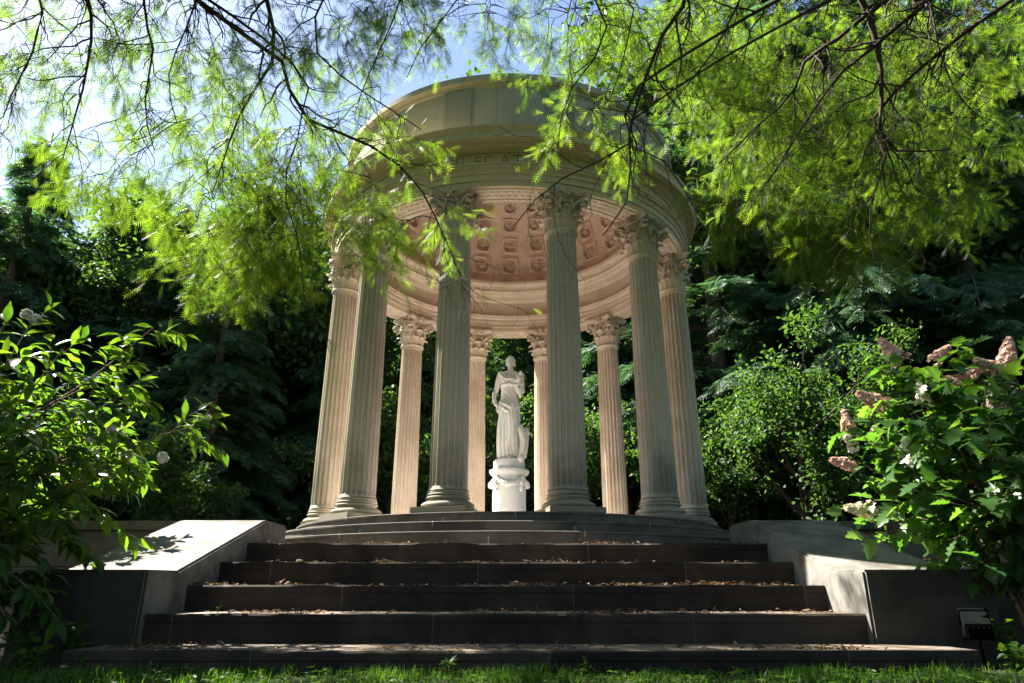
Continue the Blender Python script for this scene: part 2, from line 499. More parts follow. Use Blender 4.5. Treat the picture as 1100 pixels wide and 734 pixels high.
# ------------------------------------------------------------------ steps
HW = 2.63
STEP_Y = [4.76, 5.37, 5.98, 6.59, 7.20]
STEP_Z = [-0.361, -0.159, 0.043, 0.245, 0.447]
stairs = empty("stone_stairs", (0, 4.76, GZ))
tag(stairs, "flight of five broad dark stone steps strewn with fallen leaves", "stairs")
for i, (y, z) in enumerate(zip(STEP_Y, STEP_Z)):
    zb = GZ - 0.1 if i == 0 else STEP_Z[i - 1] - 0.06
    y1 = STEP_Y[i + 1] + 0.1 if i < 4 else 9.6
    w0, w1 = (-2.80, 3.02) if i == 0 else (-HW + 0.004, HW - 0.004)
    # a long slab, its front edge slightly worn
    nx = 90
    xs = np.linspace(w0, w1, nx)
    V, Fq = [], []
    rs = np.random.RandomState(20 + i)
    wear = np.interp(np.arange(nx), np.arange(0, nx, 6), rs.uniform(-0.011, 0.011, len(range(0, nx, 6)))) + rs.uniform(-.0015, .0015, nx)
    for k, x in enumerate(xs):
        e = wear[k]
        V += [(x, y + 0.012, zb), (x, y + 0.012, z - 0.065), (x, y + 0.002, z - 0.058), (x, y - 0.004 + abs(e) * .8, z - 0.014 + e * .3),
              (x, y + 0.010, z + e * 0.5), (x, y1, z), (x, y1, zb)]
    n = 7
    for k in range(nx - 1):
        for q in range(n):
            p = (q + 1) % n
            Fq.append((k * n + q, (k + 1) * n + q, (k + 1) * n + p, k * n + p))
    mb = MB(); mb.add([(a, b - 4.76, c - GZ) for a, b, c in V], Fq)
    mb.f.append(tuple(range(n))); mb.f.append(tuple((nx - 1) * n + q for q in range(n))[::-1])
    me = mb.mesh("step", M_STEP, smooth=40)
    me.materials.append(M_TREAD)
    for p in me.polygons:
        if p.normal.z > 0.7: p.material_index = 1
    obj("step", me, stairs)

# ------------------------------------------------------------------ cheek walls and low walls
def prism(prof, x0, x1):
    mb = MB(); n = len(prof)
    V = [(x0, a, b) for a, b in prof] + [(x1, a, b) for a, b in prof]
    Fq = [tuple(range(n)), tuple(range(2 * n - 1, n - 1, -1))]
    Fq += [(i, n + i, n + (i + 1) % n, (i + 1) % n) for i in range(n)]
    mb.add(V, Fq)
    return mb


for sgn, lab in ((-1, "pale stone cheek wall left of the steps with leaf shadows on its sloping top"),
                 (1, "pale stone cheek wall right of the steps, beside the pink-flowered shrub")):
    prof = [(5.30, -0.62), (5.30, 0.145), (5.80, 0.150), (7.62, 0.705), (7.72, 0.722), (8.40, 0.722), (8.40, -0.62)]
    a, b = sorted((sgn * HW, sgn * 3.56))
    mb = prism([(p - 5.3, q - GZ) for p, q in prof], a, b)
    me = mb.mesh("cheek_wall", M_CHEEK, smooth=25, bevel=0.018)
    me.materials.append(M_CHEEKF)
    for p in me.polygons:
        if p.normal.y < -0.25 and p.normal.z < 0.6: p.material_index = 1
    o = obj("cheek_wall", me, None, (0, 5.3, GZ))
    tag(o, lab, "cheek wall", "cheek walls flanking the steps")
    x0, x1 = sgn * 3.565, sgn * 9.5
    a, b = sorted((x0, x1))
    w = empty("retaining_wall", (sgn * 3.565, 7.55, GZ))
    tag(w, "low stone retaining wall running behind the %s" % ("lance-leaved bush" if sgn < 0 else "pink-flowered shrub"), "low wall", "low walls beside the steps")
    off = -sgn * 3.565
    for nm, z0, z1, yy in (("wall_course", -0.1, 0.73, 0.0), ("wall_course", 0.736, 1.10, 0.006), ("coping", 1.103, 1.20, -0.03)):
        mb = MB(); mb.box(a + off, b + off, yy, 0.4, z0, z1)
        obj(nm, mb.mesh(nm, M_WALL, bevel=0.008), w)

# ------------------------------------------------------------------ temple
temple = empty("round_temple", (0, D0, 0))
tag(temple, "round open temple of twelve fluted Corinthian columns under a coffered dome", "temple")
for r, z0, z1 in ((4.15, 0.30, 0.617), (3.80, 0.613, 0.757), (3.42, 0.753, FZ)):
    mb = MB()
    mb.lathe([(r - 0.8, z0), (r, z0), (r, z1 - 0.03), (r + 0.012, z1 - 0.025), (r + 0.012, z1 - 0.006), (r + 0.004, z1), (r - 0.8, z1)], 200)
    obj("platform_step", mb.mesh("platform_step", M_RING, smooth=30), temple)
mb = MB(); mb.lathe([(0.001, FZ + 0.004), (3.0, FZ + 0.004), (3.30, FZ + 0.004), (3.30, FZ - 0.1)], 120)
obj("floor", mb.mesh("floor", M_FLOOR, smooth=30), temple)

# --- column, local origin at floor level, +y outwards
SH0, SH1 = 0.30, 4.02
def shaft_mesh():
    NF, PP = 20, 12
    prof = []
    for q in range(PP):
        t = q / PP
        if t < 0.2: prof.append((t, 0.0))
        else:
            u = (t - 0.2) / 0.8 * 2 - 1
            prof.append((t, math.sqrt(max(0, 1 - u * u))))
    zs = [0, .02, .045, .06, .075, .1, .14] + list(np.linspace(.3, SH1 - SH0 - .3, 16)) + [SH1 - SH0 - x for x in (.13, .09, .065, .05, .035, .015, 0)]
    H = SH1 - SH0
    V = []
    for z in zs:
        t = z / H
        r = 0.252 - 0.036 * (t ** 1.6)
        e = min(z, H - z)
        if e < 0.045: r += 0.018 * (1 - e / 0.045) ** 2
        k = 0 if e < 0.05 else min(1, math.sqrt(max(0, 1 - max(0, 1 - (e - 0.05) / 0.045) ** 2)))
        for f in range(NF):
            for tt, dd in prof:
                a = 2 * PI * (f + tt) / NF
                rr = r - 0.044 * dd * k * (r / 0.25)
                V.append((rr * math.sin(a), rr * math.cos(a), SH0 + z))
    n = NF * PP
    i = np.arange(len(zs) * n).reshape(len(zs), n)
    Fq = np.stack([i[:-1], np.roll(i[:-1], -1, 1), np.roll(i[1:], -1, 1), i[1:]], -1).reshape(-1, 4)
    me = mesh_np("column", V, Fq[:, ::-1], M_COL, True)
    me.set_sharp_from_angle(angle=rad(50))
    return me


def arc(r0, z0, r1, z1, bulge, n=6):
    """points between two profile points bulging outwards"""
    out = []
    for i in range(n + 1):
        t = i / n
        out.append((r0 + (r1 - r0) * t + bulge * math.sin(PI * t), z0 + (z1 - z0) * t))
    return out


def base_mesh():
    mb = MB()
    P = [(0.24, 0.075), (0.335, 0.075)] + arc(0.318, 0.078, 0.318, 0.148, 0.030) + [(0.300, 0.150), (0.300, 0.160)] + arc(0.285, 0.162, 0.272, 0.188, -0.014) + \
        arc(0.270, 0.190, 0.270, 0.226, 0.024) + [(0.262, 0.228)] + arc(0.262, 0.234, 0.262, 0.262, 0.022) + [(0.268, 0.266), (0.268, 0.290), (0.24, 0.298), (0.24, 0.075)]
    mb.lathe(P, 64)
    return mb.mesh("base", M_COL, smooth=35)


def plinth_mesh():
    mb = MB(); mb.box(-.37, .37, -.37, .37, 0.0, 0.076)
    return mb.mesh("plinth", M_COL, bevel=0.008)


def capital_mesh():
    mb = MB()
    z0 = SH1 - 0.004
    mb.lathe([(0.20, z0)] + arc(0.222, z0, 0.222, z0 + 0.055, 0.030) + [(0.212, z0 + .058), (0.206, z0 + 0.10), (0.206, z0 + 0.3), (0.222, z0 + 0.44), (0.262, z0 + 0.55), (0.30, z0 + 0.575), (0.2, z0 + 0.58)], 48)
    def leaf(az, zb, hgt, wid, r0, curl, nu=9, nv=14):
        V, Fq = [], []
        for j in range(nv + 1):
            v = j / nv
            if v < 0.72:
                s = v / 0.72
                dz = hgt * s; dr = 0.010 + 0.030 * s * s + (0.03 * s if hgt > 0.3 else 0.0)
            else:
                s = (v - 0.72) / 0.28
                a = s * PI * 0.92
                base = 0.040 + (0.03 if hgt > 0.3 else 0.0)
                dz = hgt + curl * 0.62 * math.sin(a); dr = base + curl * 0.62 * (1 - math.cos(a))
            w = wid * (0.80 + 0.28 * math.sin(PI * min(1, v * 1.1))) * (1.0 if v < .78 else max(0.25, 1 - (v - .78) / .22 * 0.8))
            w *= 1 + 0.17 * math.sin(v * 2 * PI * 4.5)
            for i in range(nu):
                u = i / (nu - 1) * 2 - 1
                ridge = 0.020 * (1 - abs(u)) ** 1.3 - 0.010 * abs(math.sin(u * PI * 1.5)) + 0.012 * abs(u) ** 3
                r = r0 + dr + ridge
                a = az + u * w / (r0 + 0.02)
                V.append((r * math.sin(a), r * math.cos(a), z0 + zb + dz - 0.03 * abs(u) * (v > .6) * (v - .6)))
        for j in range(nv):
            for i in range(nu - 1):
                Fq.append((j * nu + i, j * nu + i + 1, (j + 1) * nu + i + 1, (j + 1) * nu + i))
        mb.add(V, Fq)
    for k in range(8):
        leaf(2 * PI * k / 8 + PI / 8, 0.05, 0.135, 0.082, 0.206, 0.075)
        leaf(2 * PI * k / 8, 0.06, 0.275, 0.080, 0.210, 0.085)
    # volutes to the four corners and the small helices
    for k in range(4):
        a = PI / 4 + k * PI / 2
        for sd in (-1, 1):
            pts, rr = [], []
            for t in np.linspace(0, 1, 8):
                aa = a + sd * (0.42 * (1 - t) + 0.055)
                r = 0.235 + 0.125 * t ** 1.5
                pts.append((r * math.sin(aa), r * math.cos(aa), z0 + 0.33 + 0.19 * t)); rr.append(0.026)
            c = np.array(pts[-1]); rdir = np.array([math.sin(a), math.cos(a), 0])
            for t in np.linspace(0, 1, 16)[1:]:
                th = PI * 0.5 - t * 3.4 * PI
                q = 0.058 * (1 - 0.72 * t)
                pts.append(tuple(c + rdir * (q * math.cos(th) + 0.02) + np.array([0, 0, q * math.sin(th) - 0.058]))); rr.append(0.024 - 0.008 * t)
            mb.tube(pts, rr, 6)
        # leaf under the corner
        leaf(a, 0.20, 0.22, 0.05, 0.235, 0.07)
        a2 = k * PI / 2
        for sd in (-1, 1):
            c = np.array([0.268 * math.sin(a2 + sd * 0.2), 0.268 * math.cos(a2 + sd * 0.2), z0 + 0.47])
            ex = np.array([math.cos(a2), -math.sin(a2), 0]) * -sd
            pts = [c + ex * -0.05 + np.array([0, 0, -0.14]), c + ex * -0.045 + np.array([0, 0, -0.06])]
            for t in np.linspace(0, 1, 12):
                th = PI - t * 2.6 * PI; q = 0.042 * (1 - .65 * t)
                pts.append(c + ex * q * math.cos(th) + np.array([0, 0, q * math.sin(th)]))
            mb.tube(pts, [0.018] * len(pts), 6)
        fx, fy = 0.315 * math.sin(a2), 0.315 * math.cos(a2)
        mb.ball((fx, fy, z0 + 0.605), 0.030, (1, 1, 1))
        for q in range(6):
            th = q * PI / 3
            mb.ball((fx * 1.01 + math.cos(a2) * 0.045 * math.cos(th), fy * 1.01 - math.sin(a2) * 0.045 * math.cos(th), z0 + 0.605 + 0.045 * math.sin(th)), 0.026, (1, 1, 1), 7, 5)
    # abacus with hollow sides
    ring = []
    for k in range(4):
        a0 = -PI / 4 + k * PI / 2
        c0 = np.array([math.sin(a0), math.cos(a0)]) * 0.475
        c1 = np.array([math.sin(a0 + PI / 2), math.cos(a0 + PI / 2)]) * 0.475
        tdir = unit(c1 - c0); nrm = -unit(c0 + c1)
        pa, pb = c0 + tdir * 0.045, c1 - tdir * 0.045
        for t in np.linspace(0, 1, 10):
            ring.append(pa + (pb - pa) * t + nrm * 0.065 * math.sin(PI * t))
    n = len(ring); V = []; Fq = []
    lv = [(0.575, 0.86), (0.60, 0.93), (0.612, 0.97), (0.618, 1.0), (0.664, 1.0)]
    for z, s in lv: V += [(p[0] * s, p[1] * s, z0 + z) for p in ring]
    for q in range(len(lv) - 1):
        for i in range(n): Fq.append((q * n + i, q * n + (i + 1) % n, (q + 1) * n + (i + 1) % n, (q + 1) * n + i))
    Fq.append(tuple(range(n))[::-1]); Fq.append(tuple((len(lv) - 1) * n + i for i in range(n)))
    mb.add(V, Fq)
    return mb.mesh("capital", M_COL, smooth=50)


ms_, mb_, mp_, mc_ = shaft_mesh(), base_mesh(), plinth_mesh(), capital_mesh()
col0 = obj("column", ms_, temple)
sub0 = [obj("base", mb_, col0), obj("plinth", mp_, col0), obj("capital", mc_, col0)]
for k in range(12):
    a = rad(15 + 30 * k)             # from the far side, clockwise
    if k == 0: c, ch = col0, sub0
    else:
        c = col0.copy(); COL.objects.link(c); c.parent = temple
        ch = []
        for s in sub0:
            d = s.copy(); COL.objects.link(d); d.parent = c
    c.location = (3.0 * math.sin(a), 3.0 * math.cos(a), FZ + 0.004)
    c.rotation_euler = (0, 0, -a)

# --- entablature
ARZ = FZ + 0.004 + SH1 - 0.004 + 0.665
A0 = ARZ + 0.002
mb = MB()
mb.lathe([(2.78, A0), (3.24, A0), (3.24, A0 + .09), (3.262, A0 + .095), (3.262, A0 + .19), (3.284, A0 + .195), (3.284, A0 + .255)] + arc(3.286, A0 + .258, 3.315, A0 + .325, .012) +
         [(3.335, A0 + .33), (3.335, A0 + .352), (2.68, A0 + .352), (2.68, A0 + .33)] + arc(2.70, A0 + .325, 2.735, A0 + .258, -.012) + [(2.74, A0 + .195), (2.76, A0 + .19), (2.76, A0 + .095), (2.78, A0 + .09)], 240, closed=True)
for k in range(300):                 # bead row under the crown moulding
    a = 2 * PI * k / 300
    mb.ball((3.312 * math.sin(a), 3.312 * math.cos(a), A0 + .292), 0.026, (1, 1, 1.1), 6, 4)
for k in range(192):                 # carved interlace along the soffit
    a = 2 * PI * (k + .5) / 192
    for q, rr in ((0, 3.07), (1, 2.96)):
        aa = a + q * PI / 192
        mb.ball((rr * math.sin(aa), rr * math.cos(aa), A0), 0.040, (1, 1, .45), 6, 4)
for rr in (3.16, 2.87):
    mb.lathe([(rr - .02, A0 + .002), (rr - .012, A0 - .014), (rr + .012, A0 - .014), (rr + .02, A0 + .002)], 160)
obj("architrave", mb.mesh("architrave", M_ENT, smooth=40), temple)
FR0 = A0 + .352
FR1 = FR0 + 0.235
mb = MB(); mb.lathe([(3.21, FR0), (3.21, FR1 + .01), (2.70, FR1 + 0.14), (2.76, FR1 + .10), (2.775, FR0 + .12), (2.74, FR0 + .002)], 200, closed=True)
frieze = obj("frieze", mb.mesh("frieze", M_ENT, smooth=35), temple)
mb = MB()
mb.lathe([(3.15, FR1 + .004), (3.235, FR1 + .004), (3.245, FR1 + .03)] + arc(3.25, FR1 + .035, 3.34, FR1 + .085, .012) + [(3.345, FR1 + .10), (3.47, FR1 + .115), (3.475, FR1 + .105), (3.495, FR1 + .105), (3.495, FR1 + .185)] +
         arc(3.50, FR1 + .19, 3.545, FR1 + .25, -.01) + [(3.55, FR1 + .275), (3.3, FR1 + .32), (3.0, FR1 + .33), (3.0, FR1 + .05)], 240, closed=True)
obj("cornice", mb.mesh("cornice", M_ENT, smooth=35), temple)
mb = MB()
I0 = FR1 + .142
mb.lathe([(2.9, I0), (2.70, I0), (2.69, I0 + .03)] + arc(2.68, I0 + .035, 2.60, I0 + .12, .02) + [(2.595, I0 + .135), (2.53, I0 + .15), (2.53, I0 + .21)] + arc(2.52, I0 + .215, 2.46, I0 + .29, .015) + [(2.45, I0 + .30), (2.44, I0 + .36), (2.62, I0 + .37), (2.9, I0 + .37)], 200, closed=True)
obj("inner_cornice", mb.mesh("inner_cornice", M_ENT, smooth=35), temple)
AT0 = FR1 + .30
AT1 = 7.555
mb = MB()
mb.lathe([(2.85, AT0 + .035), (3.16, AT0 + .027), (3.16, AT0 + .12), (3.12, AT0 + .15), (3.09, AT0 + .16), (3.09, AT1 - .06), (3.11, AT1 - .05), (3.13, AT1 - .002), (2.85, AT1 - .002)], 200, closed=True)
attic = obj("attic", mb.mesh("attic", M_ATT, smooth=35), temple)
mb = MB(); mb.lathe([(2.70, AT1), (3.15, AT1), (3.19, AT1 + .03), (3.19, AT1 + .13), (3.15, AT1 + .165), (2.70, AT1 + .20)], 200, closed=True)
obj("coping", mb.mesh("coping", M_ATT, smooth=30), temple)
pm = MB()
pm.lathe([(3.05, AT0 + .165), (3.122, AT0 + .165), (3.122, AT1 - .065), (3.05, AT1 - .065)], 6, closed=True, a0=-.072, a1=.072)
for e in (0, 6):
    b = e * 4
    pm.f.append((b, b + 1, b + 2, b + 3))
pm = pm.mesh("pilaster", M_PIL, smooth=20)
pil0 = obj("pilaster", pm, attic)
for k in range(12):
    o = pil0 if k == 0 else pil0.copy()
    if k: COL.objects.link(o); o.parent = attic
    o.rotation_euler = (0, 0, -rad(15 + 30 * k))

# --- letters cut in the frieze
def letter_strokes(ch):
    w, s = 0.017, []
    if ch == 'I': return 0.05, [((0, 0), (0, 1))], [(0, 0), (0, 1)]
    if ch == 'L': return 0.10, [((-.04, 0), (-.04, 1)), ((-.04, .0), (.05, .0)), ((.05, 0), (.055, .18))], [(-.04, 1)]
    if ch == 'T': return 0.13, [((0, 0), (0, 1)), ((-.065, 1), (.065, 1)), ((-.065, 1), (-.07, .84)), ((.065, 1), (.07, .84))], [(0, 0)]
    if ch == 'A': return 0.13, [((-.07, 0), (0, 1)), ((0, 1), (.07, 0)), ((-.043, .38), (.043, .38))], [(-.07, 0), (.07, 0)]
    if ch == 'C':
        p = [(.065 * math.cos(t) + .01, .5 + .5 * math.sin(t)) for t in np.linspace(.85, 2 * PI - .85, 14)]
        return 0.12, list(zip(p[:-1], p[1:])) + [(p[0], (p[0][0], p[0][1] - .14))], []
    if ch == 'S':
        p = [(.042 * math.cos(t), .76 + .24 * math.sin(t)) for t in np.linspace(.5, 1.5 * PI, 9)] + [(.046 * math.cos(t), .26 + .26 * math.sin(t)) for t in np.linspace(.5 * PI, -PI + .5, 9)]
        return 0.10, list(zip(p[:-1], p[1:])), []
    return .1, [], []


def place_letter(ch, px):
    wd, st, serifs = letter_strokes(ch)
    H, zb, r = 0.165, FR0 + 0.03, 3.2125
    tgt = (px - 547.0) / F_PX
    az = 0.0                                         # azimuth seen from the axis, front = 0
    for _ in range(30):
        X, Y = r * math.sin(az), D0 - r * math.cos(az)
        zc = Y * math.cos(PITCH) + (zb + .08) * math.sin(PITCH)
        az += (tgt * zc - X) / r * 0.8
    mb = MB()
    def seg(p, q, w):
        p, q = np.array([p[0], p[1] * H]), np.array([q[0], q[1] * H])
        d = q - p; L = np.linalg.norm(d); d = d / L; nn = np.array([-d[1], d[0]]) * w / 2
        c = [p - d * w * .3 - nn, q + d * w * .3 - nn, q + d * w * .3 + nn, p - d * w * .3 + nn]
        V = []
        for rr in (r - .01, r + .0005):
            for u, v in c:
                a = az + u / r
                V.append((rr * math.sin(a), -rr * math.cos(a), zb + v))
        mb.add(V, [(0, 1, 2, 3), (7, 6, 5, 4), (0, 4, 5, 1), (1, 5, 6, 2), (2, 6, 7, 3), (3, 7, 4, 0)])
    for i, (p, q) in enumerate(st): seg(p, q, .013 if (ch in 'A' and i == 1) or ch == 'I' else .010)
    for x, y in serifs: seg((x - .016, y), (x + .016, y), .006)
    obj("letter", mb.mesh("letter", M_LETTER), frieze)


for ch, px in (('I', 491.3), ('L', 500.5), ('S', 514.0), ('C', 525.5), ('A', 543.0), ('T', 557.0), ('I', 577.0), ('A', 589.5)):
    place_letter(ch, px)

# --- dome: coffered inside, plain outside
DC, DR = 6.70, 2.60
NA, ROWS = 24, [(5.2, 14.2), (16.4, 24.4), (27.2, 34.2), (36.8, 42.8), (45.0, 50.0)]
q = 34
az = np.arange(NA * q) / (NA * q) * 2 * PI
el = []
for e0, e1 in ROWS:
    el += list(np.linspace(e0 - .35, e1 + .35, 30))
el = np.unique(np.concatenate([[-1, 1, 3], el, np.linspace(50, 88, 14)]))
E_, A_ = np.meshgrid(np.radians(el), az, indexing='ij')
off = np.zeros_like(E_)
ua = ((A_ / (2 * PI) * NA + 0.5) % 1.0) - 0.5        # -.5..+.5 inside each bay
for e0, e1 in ROWS:
    em, eh = (e0 + e1) / 2, (e1 - e0) / 2
    v = (np.degrees(E_) - em) / eh
    u = ua * 15 / (eh / np.cos(np.radians(em))) * 1.02
    m = np.maximum(np.abs(u), np.abs(v))
    rr = np.hypot(u, v); th = np.arctan2(v, u)
    rec = np.where(m < 1.0, -0.042, 0.0)
    rec = np.where((m < 1.0) & (rr < 0.84), 0.058, rec)
    pet = 0.062 * np.clip(1 - rr / 0.70, 0, 1) ** .5 * (0.60 + 0.40 * np.cos(th * 7))
    bud = 0.045 * np.sqrt(np.clip(1 - (rr / 0.2) ** 2, 0, 1))
    rec = np.where(rr < 0.70, rec - pet - bud, rec)
    off = np.where(m < 1.0, rec, off)
Rr = DR + off
Vd = np.stack([Rr * np.cos(E_) * np.sin(A_), Rr * np.cos(E_) * np.cos(A_), DC + Rr * np.sin(E_)], -1)
ne, na = E_.shape
ii = np.arange(ne * na).reshape(ne, na)
Fd = np.stack([ii[:-1], ii[1:], np.roll(ii[1:], -1, 1), np.roll(ii[:-1], -1, 1)], -1).reshape(-1, 4)
me = mesh_np("dome", Vd.reshape(-1, 3), Fd, M_DOME, True)
me.set_sharp_from_angle(angle=rad(35))
dome = obj("dome", me, temple)
mb = MB(); mb.lathe([(2.72 * math.cos(e), DC + 2.72 * math.sin(e)) for e in np.linspace(0, PI / 2 - .001, 24)], 96)
obj("roof", mb.mesh("roof", M_ATT, smooth=60), temple)

# ------------------------------------------------------------------ pedestal and statue
SX, SZ = 0.0, 2.124
ped = empty("pedestal", (SX, D0, FZ + 0.005))
tag(ped, "round white marble pedestal with carved garlands on the temple floor", "pedestal")
P0 = FZ + 0.005
def L_(pts): return [(r, z - P0) for r, z in pts]
mb = MB(); mb.lathe(L_([(0.001, P0), (0.36, P0), (0.36, P0 + .09)] + arc(.335, P0 + .1, .31, P0 + .17, .02) + [(.285, P0 + .2), (.285, 1.78), (.28, 1.84), (.001, 1.84)]), 64)
obj("drum", mb.mesh("drum", M_PED, smooth=35), ped)
mb = MB(); mb.lathe(L_([(0.001, 1.842), (.285, 1.842)] + arc(.29, 1.85, .335, 1.90, .01) + [(.342, 1.905), (.342, 1.945), (.325, 1.952), (.29, 1.962), (.001, 1.962)]), 64)
obj("cap_moulding", mb.mesh("cap_moulding", M_PED, smooth=35), ped)
mb = MB(); mb.lathe(L_([(0.001, 1.963), (.268, 1.963), (.275, 1.985), (.272, 2.10), (.262, 2.124), (.001, 2.124)]), 64)
obj("top_block", mb.mesh("top_block", M_PED, smooth=35), ped)
for k in range(4):
    mb = MB(); rs = np.random.RandomState(40 + k)
    c = PI / 4 + k * PI / 2 + PI / 4
    for t in np.linspace(-1, 1, 40):
        a = c + t * PI / 4
        z = 1.795 - 0.105 * (1 - t * t) - P0
        rr = 0.305 + 0.012 * (1 - t * t)
        for _ in range(3):
            mb.ball((rr * math.sin(a) + rs.uniform(-.012, .012), -rr * math.cos(a) + rs.uniform(-.012, .012), z + rs.uniform(-.02, .02)), .021 + .014 * (1 - t * t), (1, 1, 1), 6, 4)
    a = c + PI / 4
    for j in range(14):
        z = 1.80 - j * .016 - P0
        mb.ball((.305 * math.sin(a) + rs.uniform(-.02, .02), -.305 * math.cos(a) + rs.uniform(-.02, .02), z), .028 + .010 * math.sin(j / 13 * PI), (1, 1, 1), 6, 4)
    obj("garland", mb.mesh("garland", M_PED, smooth=60), ped)


def remesh(mb, name, mat, voxel=0.014, smooth_it=2, disp=None):
    me = mb.mesh(name + "_src", None)
    o = bpy.data.objects.new(name + "_src", me); COL.objects.link(o)
    m = o.modifiers.new("r", 'REMESH'); m.mode = 'VOXEL'; m.voxel_size = voxel
    s = o.modifiers.new("s", 'SMOOTH'); s.iterations = smooth_it; s.factor = 0.5
    dg = bpy.context.evaluated_depsgraph_get()
    dg.update()
    out = bpy.data.meshes.new_from_object(o.evaluated_get(dg))
    out.name = name
    bpy.data.objects.remove(o); bpy.data.meshes.remove(me)
    out.materials.clear(); out.materials.append(mat)
    out.polygons.foreach_set("use_smooth", [True] * len(out.polygons))
    if disp is not None:
        co = np.empty(len(out.vertices) * 3, np.float32); out.vertices.foreach_get("co", co)
        no = np.empty(len(out.vertices) * 3, np.float32); out.vertices.foreach_get("normal", no)
        co = co.reshape(-1, 3); no = no.reshape(-1, 3)
        co += no * disp(co)[:, None]
        out.vertices.foreach_set("co", co.ravel()); out.update()
    return out


statue = empty("marble_statue", (SX, D0, SZ + 0.001), rad(-8))
statue.scale = (.92, .95, 1.0)
tag(statue, "white marble statue of a draped woman standing under the temple dome", "statue")
# body: head, neck, chest, arms
mb = MB()
mb.ball((.022, -.012, 1.80), .108, (.78, .92, 1.12), 20, 14)                     # skull
mb.ball((.022, -.055, 1.755), .070, (.82, .8, 1.05), 16, 10)                    # face
mb.ball((.022, -.118, 1.765), .017, (.8, 1.1, 1.7), 8, 6)                       # nose
mb.ball((.022, -.112, 1.722), .017, (1.5, .8, .55), 8, 6)                       # mouth
mb.ball((.022, -.098, 1.690), .026, (1, .9, .8), 8, 6)                          # chin
mb.ball((-.012, -.095, 1.79), .012, (1.3, .5, .7), 8, 5); mb.ball((.056, -.095, 1.79), .012, (1.3, .5, .7), 8, 5)
for s in (-1, 1): mb.ball((.022 + s * .085, .0, 1.765), .024, (.5, .9, 1.4), 8, 6)
mb.tube([(.01, .02, 1.54), (.014, .012, 1.61), (.02, .0, 1.70)], [.068, .052, .054], 14)
mb.tube([(-.165, .02, 1.555), (-.08, .01, 1.575), (0, .01, 1.58), (.08, .01, 1.575), (.165, .02, 1.555)], [.058, .066, .070, .066, .056], 14)
mb.ball((0, .0, 1.44), .17, (1.0, .70, 1.05), 18, 12)
mb.ball((-.07, -.085, 1.43), .068, (1, .9, .95), 12, 8); mb.ball((.075, -.085, 1.43), .068, (1, .9, .95), 12, 8)
mb.ball((.005, .0, 1.24), .145, (1.0, .75, 1.1), 16, 10)
mb.ball((-.02, .0, 1.0), .16, (1.05, .8, .9), 16, 10)
# viewer's-left arm hanging, hand at the thigh
mb.tube([(-.185, .02, 1.565), (-.225, .015, 1.44), (-.262, .02, 1.27), (-.298, .0, 1.22), (-.288, -.05, 1.08), (-.242, -.09, .97)], [.062, .058, .046, .046, .040, .028], 12)
mb.ball((-.215, -.10, .935), .036, (.8, .7, 1.15), 10, 8)
for i, (dx, dl) in enumerate(((-.026, .085), (-.009, .10), (.009, .095), (.025, .075))):
    mb.tube([(-.215 + dx, -.105, .915), (-.205 + dx, -.118, .88), (-.19 + dx * .9, -.112, .915 - dl * .9)], [.012, .011, .009], 7)
mb.tube([(-.19, -.115, .94), (-.168, -.13, .915), (-.158, -.132, .885)], [.012, .011, .009], 7)
# viewer's-right arm bent, hand raised to the chest
mb.tube([(.18, .02, 1.565), (.235, .01, 1.44), (.262, .02, 1.27), (.265, -.02, 1.225), (.235, -.12, 1.28), (.205, -.18, 1.33)], [.062, .058, .048, .047, .040, .028], 12)
mb.ball((.192, -.20, 1.355), .036, (.8, .7, 1.0), 10, 8)
for i, dx in enumerate((-.026, -.009, .009, .025)):
    mb.tube([(.19 + dx, -.205, 1.375), (.18 + dx, -.225, 1.405), (.165 + dx, -.215, 1.43 - abs(dx) * .4)], [.012, .011, .009], 7)
mb.tube([(.165, -.205, 1.36), (.148, -.225, 1.385), (.145, -.228, 1.41)], [.012, .011, .009], 7)
# bare feet
for x, y in ((-.10, -.10), (.03, -.17)):
    mb.ball((x, y, .035), .05, (.8, 1.7, .7), 10, 8)
    for j in range(5): mb.ball((x - .03 + j * .015, y - .085 + abs(j - 1.5) * .006, .02), .012, (1, 1.6, 1), 6, 5)
    mb.tube([(x, y + .04, .05), (x, y + .05, .2), (x * .9, -.04, .55), (x * .8, -.01, .98)], [.042, .045, .07, .09], 10)
body = obj("body", remesh(mb, "body", M_MARBLE, 0.0078, 1), statue)
# hair bound at the back
mb = MB(); rs = np.random.RandomState(3)
mb.ball((.022, .02, 1.835), .106, (.80, .95, .88), 18, 12)
mb.ball((.022, .125, 1.80), .055, (1, 1, 1), 10, 8)
for k in range(34):
    t = k / 33 * 2 - 1                       # waves over the brow from ear to ear
    a = t * 1.75
    mb.ball((.022 + .080 * math.sin(a), .012 - .088 * math.cos(a), 1.852 - .030 * t * t + .008 * math.sin(k * 2.1)), .020, (1, 1, 1.15), 7, 5)
for s in (-1, 1):
    for j in range(4): mb.ball((.022 + s * .076, .015 + .024 * j, 1.80 - .012 * j), .024, (.8, 1, 1.1), 7, 5)
obj("hair", remesh(mb, "hair", M_MARBLE, 0.011, 1), statue)
